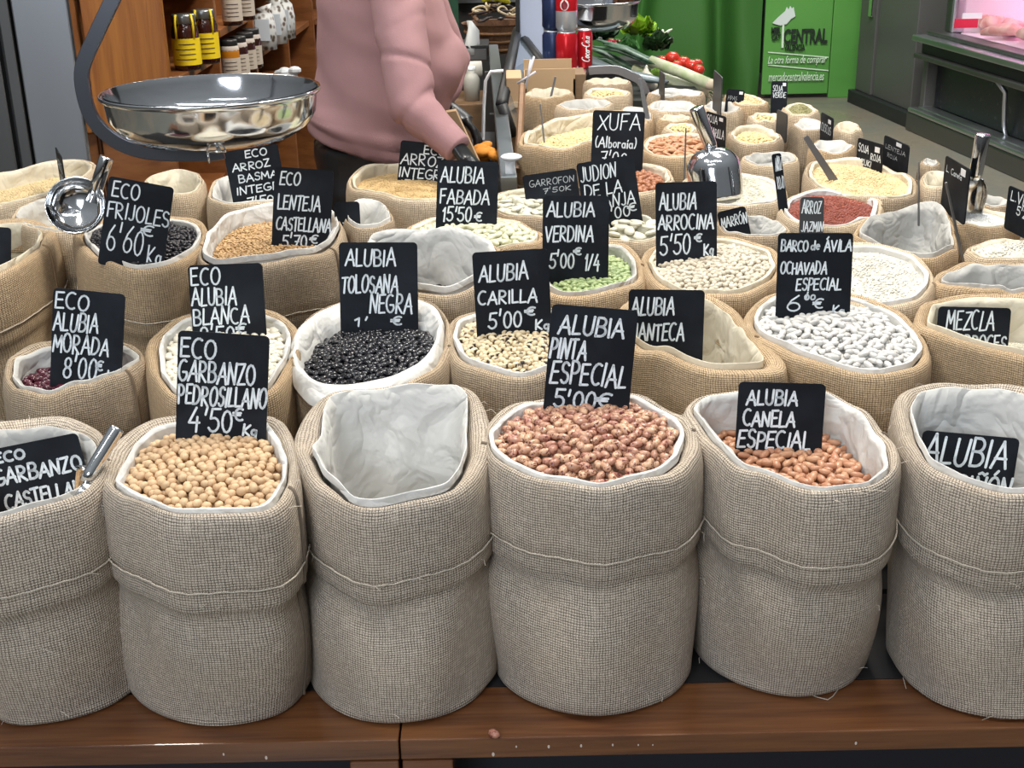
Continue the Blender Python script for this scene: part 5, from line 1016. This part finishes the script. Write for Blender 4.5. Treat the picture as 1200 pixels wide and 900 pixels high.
# second pan and its arm by the vegetables
P2 = atY(698, 0, 4.45); pan('smaller polished steel pan at the top behind the drink cans', P2, .150, .095, 'weighing_pan')
a2 = thing('scale_arm', atY(745, 95, 3.75), 'bent steel arm of the far weighing pan', 'scale')
flatbar([(757,110),(750,95),(738,88),(722,82),(700,82),(690,83)], 3.7, .024, .012, 'bent_arm', STEEL_B, a2)
q = MB(); P_ = [atY(x, y, 3.72) for x, y in ((690,84),(705,80),(720,81),(737,88),(744,96),(700,100),(682,98))]; q.prism(P_, (0, .05, 0)); q.build('black_hood', BLACK, a2)

# ---------------------------------------------------------------- vegetables
vt = thing('vegetable_table', (.75, 5.0, 0), 'low table edge carrying the leeks and tomatoes', 'table'); zv = .815
MB().box((.26, 4.26, zv - .05), (.66, 5.4, zv)).build('top', mat('crate_green', (.018, .022, .018), .9), vt); MB().box((.28, 4.3, 0), (.64, 5.3, zv - .05)).build('front', BLACK, vt)
LEAF = mat('leek_green', (.045, .12, .055), .45); b = NB(LEAF); co_ = b.n('ShaderNodeTexCoord').outputs['Object']; b.out(b.mix(b.ramp(b.noise(co_, 25, 3, .5), .4, .65), (.03, .09, .045), (.12, .20, .15)))
LW = mat('leek_white', (.66, .70, .50), .4); b = NB(LW); co_ = b.n('ShaderNodeTexCoord').outputs['Object']; b.out(b.mix(b.ramp(b.noise(co_, 30, 2), .4, .7), (.70, .72, .52), (.48, .58, .30)))
ROOT = mat('leek_root', (.62, .52, .38), .8)
for k, (a, m_, c, lb) in enumerate((((700,50),(762,72),(832,99),'uppermost leek, its white shaft reaching the thin board'), ((690,64),(742,82),(824,107),'second leek from the top'), ((698,76),(748,92),(812,113),'lowest leek in the bundle')   )):
    y0 = 4.55 + .05*k if k < 3 else 4.85; root = thing('leek', atY(*m_, y0), lb, 'leek'); A, M_, C_ = atY(*a, y0 + .25), atY(*m_, y0 + .08), atY(*c, y0 - .05)
    q = MB(); rs = random.Random(k)
    for j in range(4):
        o_ = Vector((rs.uniform(-.02, .02), rs.uniform(-.05, .05), rs.uniform(-.03, .03))); q.tube([M_*.8+C_*.2, M_ + o_*.5, A*.5+M_*.5 + o_ + Vector((0,0,.01)), A + o_*2.2], [.017, .021, .024, .008], 8, flat=.35)
    q.build('leaves', LEAF, root, True); MB().tube([M_, M_*.5+C_*.5 + Vector((0,0,.004)), C_], [.021, .020, .020], 14).build('white_shaft', LW, root, True)
    q = MB(); q.ell(C_, (.022, .022, .020), 10, 7)
    for j in range(9): d = Vector((rs.uniform(.4, 1), rs.uniform(-.6, .6), rs.uniform(-.9, .5))); q.tube([C_, C_ + d*.03, C_ + d*.045 + Vector((0,0,-.01))], .0016, 4, False)
    q.build('roots', ROOT, root, True)
TOM = mat('tomato_red', (.58, .035, .018), .22, 0, Coat_Weight=.3); STEM = mat('stem_green', (.08, .2, .03), .6)
for px, py, y, r, lb in ((788,68,5.05,.028,'tallest of the red tomatoes'), (801,73,5.03,.026,'red tomato right of the tallest one'), (811,77,5.0,.027,'second red tomato from the right'), (776,72,5.1,.024,'leftmost of the red tomatoes'), (819,82,4.97,.022,'small red tomato at the right end of the pile'), (793,77,4.98,.022,'low red tomato at the front of the pile'), (817,75,5.06,.022,'red tomato at the back right'),
                      (718,34,5.15,.026,'dark red pepper below the far pan'), (724,52,5.0,.022,'round red radish among the leek leaves'), (716,50,5.03,.018,'small red radish beside the leek leaves')):
    c = atY(px, py, y); root = thing('tomato' if 'tomato' in lb else 'radish', c - Vector((0, 0, r*.9)), lb, 'vegetable'); MB().lathe([(r*math.sin(t)*(1+.03*math.cos(t)), r*.88*math.cos(t) - (.006 if t < .25 else 0)) for t in np.linspace(0.02, PI-.02, 12)], c, 16).build('flesh', TOM if 'tomato' in lb or 'pepper' in lb else mat('radish_red', (.30, .01, .03), .3), root, True)
    q = MB(); [q.tube([c + Vector((0,0,r*.8)), c + Vector((.012*math.cos(a), .012*math.sin(a), r*.86))], [.002, .001], 5) for a in np.linspace(0, 5, 5)]; q.build('stalk', STEM, root)
def leafy(label, px, py, y, r, m, n, seed, nm='lettuce', cat_='lettuce'):
    c = atY(px, py, y); rs = random.Random(seed); root = thing(nm, c - Vector((0,0,r*.7)), label, cat_)
    for k in range(n):
        a = rs.uniform(0, 2*PI); t = rs.uniform(.1, 1.0); d = Vector((math.cos(a)*t, math.sin(a)*t, .9-.7*t + rs.uniform(-.2,.2))).normalized(); s = d.cross(Vector((0,0,1))).normalized(); u = s.cross(d)
        V = []; 
        for i in range(5):
            for j in range(5):
                f = (j-2)/2; l = i/4; wv = math.sin(PI*min(1, l*.8+.15))*r*.55
                V.append(c + d*(r*(.25+.75*l)) + s*(f*wv) + u*(.25*r*l*l + .10*r*math.sin(f*6+i*2+k)))
        q = MB().add(V, [(i*5+j, i*5+j+1, i*5+5+j+1, i*5+5+j) for i in range(4) for j in range(4)]); q.build('leaf', m, root, True)
LET = mat('lettuce_green', (.22, .42, .02), .45); leafy('bright yellow-green frilly lettuce behind the leeks', 747, 42, 5.25, .085, LET, 22, 2)
leafy('dark leafy greens below the bright lettuce', 770, 60, 5.2, .08, mat('dark_leaf', (.02, .06, .015), .5), 20, 4, 'leafy_greens', 'greens')
leafy('mid green leaves beside the leek tops', 735, 62, 4.95, .06, mat('mid_leaf', (.05, .16, .04), .5), 14, 6, 'leafy_greens', 'greens')
leafy('dark green leaves around the radishes', 705, 48, 5.1, .08, mat('deep_leaf', (.015, .05, .02), .5), 18, 8, 'leafy_greens', 'greens')
leafy('yellow-green leaves beside the onion', 768, 92, 4.55, .035, mat('herb_green', (.20, .36, .05), .5), 12, 9, 'herb_bunch', 'herbs')
CAUL = mat('pale_vegetable', (.72, .74, .60), .6)
for lb, px, py, y, r in (('pale sliced fennel bulb above the tomatoes', 776, 50, 5.3, .030), ('white cabbage heart left of the red pepper', 690, 32, 5.1, .035), ('round white onion in front of the leeks', 757, 92, 4.5, .026), ('second white onion half behind the sack', 764, 100, 4.45, .020)):
    c = atY(px, py, y); root = thing('onion' if 'onion' in lb else 'bulb', c - Vector((0,0,r)), lb, 'vegetable')
    MB().lathe([(max(.0005, r*math.sin(t)), r*(.95*math.cos(t) + (.35 if t < .3 else 0))) for t in np.linspace(0.0, PI, 14)], c, 16).build('bulb', CAUL if 'onion' not in lb else mat('onion_skin', (.74, .66, .54), .4), root, True)
    q = MB(); [q.tube([c + Vector((0,0,r*.8)), c + Vector((.025*math.cos(a)*r/.03, .01*math.sin(a), r*1.5)), c + Vector((.04*math.cos(a)*r/.03, .01, r*1.7))], [r*.25, r*.2, r*.08], 7) for a in ((0, 1.5, 3) if 'fennel' in lb or 'heart' in lb else (1.5,))]; q.build('stalks', CAUL, root, True)
gb = MB(); gb.tube([atY(688, 70, 4.4), atY(720, 84, 4.4), atY(760, 92, 4.4), atY(780,96,4.35)], [.05, .045, .04, .02], 10, flat=.35); o = gb.build('plastic_film', mat('grey_film', (.20, .25, .27), .3), None, True); tag(o, 'grey plastic film under the leek leaves', 'film')

# ---------------------------------------------------------------- green hoarding with the market sign
yG = 9.3; GREEN = mat('green_panel', (.075, .25, .045), .45); b = NB(GREEN); co_ = b.n('ShaderNodeTexCoord').outputs['Object']; b.out(b.mix(b.ramp(b.noise(co_, 1.4, 3, .4), .4, .7), (.10, .31, .06), (.08, .26, .05)))
hd = thing('green_hoarding', (1.2, yG, 0), 'bright green hoarding with the market sign across the aisle', 'hoarding')
x0g = atY(893, 60, yG).x; x1g = atY(1034, 60, yG).x; xm = atY(973, 60, yG).x
MB().box((x0g + .01, yG, .03), (xm, yG + .03, 2.6)).build('panel', GREEN, hd, bevel=.004); MB().box((xm + .004, yG - .004, .0), (x1g, yG + .03, 2.6)).build('panel', GREEN, hd, bevel=.004)
tp = thing('green_tarpaulin', (.8, yG, 0), 'dark folded green tarpaulin left of the market sign', 'tarpaulin')
V = []; nx_, nz_ = 90, 14; xt0, xt1 = .05, x0g - .01
for j in range(nz_+1):
    for i in range(nx_+1):
        x = xt0 + (xt1-xt0)*i/nx_; z = .0 + 2.6*j/nz_
        fold_ = -.22*math.exp(-((x - 1.00 - .10*(z-.8))/.05)**2) - .30*math.exp(-((x - 1.52 + .05*(z-.8))/.07)**2) + .05*math.sin(x*5) + .02*noise.noise(Vector((x*3, z*3, 0)))
        if z < .25: fold_ -= .10*(1-z/.25)*abs(math.sin(x*9))
        V.append((x, yG + .02 + .18 - fold_*.8*(-1 if False else 1) - .18, z))
MB().add(V, [(j*(nx_+1)+i, j*(nx_+1)+i+1, (j+1)*(nx_+1)+i+1, (j+1)*(nx_+1)+i) for j in range(nz_) for i in range(nx_)]).build('sheet', mat('tarp_green', (.045, .15, .03), .4), tp, True)
def text(body, px, py, px2, py2, m, y, name, bold=0, shear=0, parent=None, resize=True):
    cu = bpy.data.curves.new(name, 'FONT'); cu.body = body; cu.size = 1; cu.extrude = .004; cu.offset = bold; cu.shear = shear
    o = bpy.data.objects.new(name, cu); COL.objects.link(o); bpy.context.view_layer.update(); dg = bpy.context.evaluated_depsgraph_get(); me = bpy.data.meshes.new_from_object(o.evaluated_get(dg)); bpy.data.objects.remove(o)
    co = np.array([v.co[:] for v in me.vertices]); lo, hi = co.min(0), co.max(0); A, Bq = atY(px, py, y), atY(px2, py2, y)   # A top-left, Bq bottom-right
    for v in me.vertices: v.co = Vector((A.x + (v.co.x-lo[0])/(hi[0]-lo[0])*(Bq.x-A.x), y - (v.co.z-lo[2])*1.0, Bq.z + (v.co.y-lo[1])/(hi[1]-lo[1])*(A.z-Bq.z)))
    me.materials.append(m); r = bpy.data.objects.new(name, me); COL.objects.link(r); r.parent = parent; r.location = -parent.location; return r
TB = mat('sign_black', (.008, .02, .01), .6); TW = mat('sign_white', (.62, .78, .60), .6); yt = yG - .008
text('CENTRAL', 919, 34, 969, 50.5, TB, yt, 'lettering', .03, parent=hd); text('MER', 904, 32, 914.5, 39, TB, yt, 'lettering', .04, parent=hd); text('CAT', 904.5, 40, 914.5, 47, TB, yt, 'lettering', .04, parent=hd)
text('VALENCIA', 919, 52, 943, 59, TB, yt, 'lettering', .02, parent=hd); text('La otra forma de comprar', 900, 66, 968, 76, TW, yt, 'lettering', .0, .35, parent=hd); text('mercadocentralvalencia.es', 901, 85, 965, 94, TW, yt, 'lettering', .0, .2, parent=hd)
for ya, yb in ((60.5, 66.5), (75.5, 82)):
    p, q_ = atY(900, ya, yt), atY(971, yb, yt); MB().add([p, q_, q_ + Vector((0,0,-.008)), p + Vector((0,0,-.008))], [(0,3,2,1)]).build('sign_rule', TW, hd)
bird = [atY(x, y, yt) for x, y in ((905,27),(912,20),(920,13),(922,8),(924,11),(926,7),(928,10),(930,8),(931,14),(932,19),(929,21),(927,22),(922,28),(914,30))]; MB().prism(bird, (0, -.004, 0)).build('bird_emblem', mat('emblem_pale', (.62, .70, .66), .6), hd)
p = [atY(x, y, yt) for x, y in ((916.5,29),(919,29),(918,56),(915.5,56))]; MB().prism(p, (0, -.004, 0)).build('emblem_pole', TW, hd)

# ---------------------------------------------------------------- cabinets and meat counter at the right
cb_ = thing('grey_cabinet', (2.6, 8.6, 0), 'tall dark grey cabinet between the green hoarding and the meat counter', 'cabinet')
def LX(y): return 2.52 + (8 - y)*.11           # front line of the counter, facing the aisle
GREYD = mat('grey_panel', (.075, .075, .072), .38)
def lbox(name, m, root, y0, y1, dx0, dx1, z0, z1, bev=.006):
    a0, a1 = LX(y0), LX(y1); V = [(a0+dx0,y0,z0),(a0+dx1,y0,z0),(a1+dx1,y1,z0),(a1+dx0,y1,z0),(a0+dx0,y0,z1),(a0+dx1,y0,z1),(a1+dx1,y1,z1),(a1+dx0,y1,z1)]
    return MB().add(V, [(0,3,2,1),(4,5,6,7),(0,1,5,4),(1,2,6,5),(2,3,7,6),(3,0,4,7)]).build(name, m, root, bevel=bev)
lbox('plinth', BLACK, cb_, 8.06, 9.1, .0, .7, 0, .09); lbox('post', GREYD, cb_, 8.80, 9.08, .04, .7, .09, 2.3); lbox('panel', GREYD, cb_, 8.16, 8.78, .05, .7, .09, 2.3); lbox('latch', STEEL, cb_, 8.84, 8.90, .02, .05, .60, .78)
mc = thing('meat_counter', (2.9, 7, 0), 'glass fronted meat counter lit pink across the aisle', 'display counter')
GRAN = mat('black_granite', (.012, .014, .018), .35); b = NB(GRAN); co_ = b.n('ShaderNodeTexCoord').outputs['Object']; b.out(b.mix(b.ramp(b.noise(co_, 30, 2), .62, .7), (.010, .012, .016), (.05, .055, .06)))
lbox('bumper', STEEL_D, mc, 5.4, 8.02, -.03, .12, 0, .115, .012); lbox('bumper_rail', STEEL_B, mc, 5.4, 8.0, -.035, .03, .115, .145, .012); lbox('toe_shelf', STEEL_B, mc, 5.4, 8.0, .03, .12, .118, .146)
lbox('front_panel', GRAN, mc, 5.4, 7.98, .12, .9, .146, .45); lbox('ledge', STEEL_D, mc, 5.4, 8.02, -.02, .45, .44, .47); lbox('ledge_recess', BLACK, mc, 5.4, 8.0, .02, .45, .47, .54); lbox('ledge_edge', STEEL_B, mc, 5.4, 8.04, -.03, .10, .54, .575); lbox('top_frame', STEEL_D, mc, 5.4, 8.02, .05, .17, .576, .60)
for y in (7.0, 5.9):
    q = MB(); x = LX(y); q.tube([(x + .105, y, .14), (x + .085, y, .20), (x + .075, y, .30), (x + .07, y, .38), (x + .02, y, .44)], .014, 8); q.build('bracket', STEEL_B, mc, True)
lbox('end_panel', GREYD, mc, 7.99, 8.05, .06, .5, .12, .45)
TRAY = mat('display_tray', (.80, .66, .74), .4); lbox('tray', TRAY, mc, 5.4, 7.85, .18, 1.1, .56, .60); lbox('back_wall', TRAY, mc, 5.4, 7.85, 1.1, 1.13, .56, 1.25); lbox('light_stop_end', TRAY, mc, 7.86, 7.88, .20, 1.12, .56, 1.25); lbox('end_frame', STEEL_D, mc, 7.885, 7.96, .13, 1.12, .6, 1.3); lbox('light_stop_top', STEEL_D, mc, 5.4, 7.96, .30, 1.14, 1.26, 1.34); lbox('glass_edge', STEEL_B, mc, 7.86, 7.884, .13, .20, .6, 1.26)  # opaque end and top added to keep the pink light inside
gl = lbox('front_glass', mat('counter_glass', (.95, .97, .97), .02, 0, Transmission_Weight=1.0, IOR=1.1), mc, 5.4, 7.86, .150, .157, .60, 1.24, 0)
l = bpy.data.lights.new('meat_lamp', 'AREA'); l.energy = 11; l.color = (1, .42, .74); l.shape = 'RECTANGLE'; l.size = 2.0; l.size_y = .3; o = bpy.data.objects.new('meat_lamp', l); COL.objects.link(o); o.location = (LX(6.9) + .72, 6.9, 1.24); o.rotation_euler = (0, 0, PI/2 + .11)
MEAT = mat('pale_meat', (.72, .40, .36), .35); b = NB(MEAT); co_ = b.n('ShaderNodeTexCoord').outputs['Object']; b.out(b.mix(b.ramp(b.noise(co_, 14, 3, .5), .4, .65), (.74, .48, .42), (.60, .24, .22)))
rs = random.Random(11)
for k in range(9):
    q_ = atZ(1150 + 8.5*k, 31 + 2.2*k + rs.uniform(-5, 5), .63); x, y = q_.x, q_.y; root = thing('meat_cut', (x, y, .60), 'pale pink cut of meat on the tray, number %s from the sign' % ('first second third fourth fifth sixth seventh eighth ninth'.split()[k]), 'meat')
    root['label'] = 'pale pink cut of meat in the row behind the counter glass'; root['group'] = 'meat cuts on the tray'
    q = MB(); d = Vector((rs.uniform(-.12, .12), rs.uniform(.05, .12), 0)); c = Vector((x, y, .64)); q.tube([c - d, c - d*.4 + Vector((0,0,.025)), c + d*.5 + Vector((0,0,.012)), c + d*1.1], [.02, .05, .042, .015], 10, flat=.8)
    o = q.build('flesh', MEAT, root, True)
    for v in o.data.vertices: v.co += Vector((noise.noise(v.co*12), noise.noise(v.co*13), noise.noise(v.co*14)))*.016
sg = thing('price_card', (LX(7.5) + .4, 7.5, .6), 'red and white price card on the meat tray', 'sign'); c = atY(1134, 22, 7.45)
MB().box(c + Vector((-.07, 0, -.05)), c + Vector((.06, .01, .0))).build('red_base', mat('card_red', (.6, .02, .06), .4), sg); MB().box(c + Vector((-.03, .0, .0)), c + Vector((.08, .008, .03))).build('white_card', WHITE, sg)
dm = MB(); p = atZ(1192, 62, .475); dm.ell(p + Vector((.06, 0, .02)), (.10, .05, .03), 10, 6); o = dm.build('tan_bundle', mat('tan_bundle', (.42, .22, .08), .7), None, True); tag(o, 'tan bundle tucked in the recess of the meat counter ledge', 'bundle')

# ---------------------------------------------------------------- small things on the front board
c = atZ(579, 860, .599); bo = mass('speckled_bean', K['pinto']['geo'], np.array([[c.x, c.y, .5995]]), eul(np.array([.1]), np.array([.0]), np.array([-.9])), K['pinto']['m']); tag(bo, 'single speckled bean lying loose on the front board', 'bean')
th_ = MB(); P = [atZ(x, y, .5965) for x, y in ((944,810),(950,814),(958,817),(970,820),(976,816),(982,808))]; th_.tube(P, .0006, 5, False); o = th_.build('loose_thread', THREAD, None, True); tag(o, 'fine pale thread lying on the front board', 'thread')
ch = mat('chipped_varnish', (.62, .52, .44), .8)
for px, py in ((578,884),(605,875),(643,875),(681,874),(718,873),(748,873),(765,873),(1003,871),(262,884),(312,888)):
    p = atY(px, py, 1.2022); q = MB(); s_ = random.Random(px).uniform(.0012, .0032)
    q.add([p + Vector((s_*math.cos(a)*.6, 0, s_*math.sin(a)*1.1)) for a in np.linspace(0, 2*PI, 8, endpoint=False)], [tuple(range(8))]); q.build('varnish_chip', ch, table)
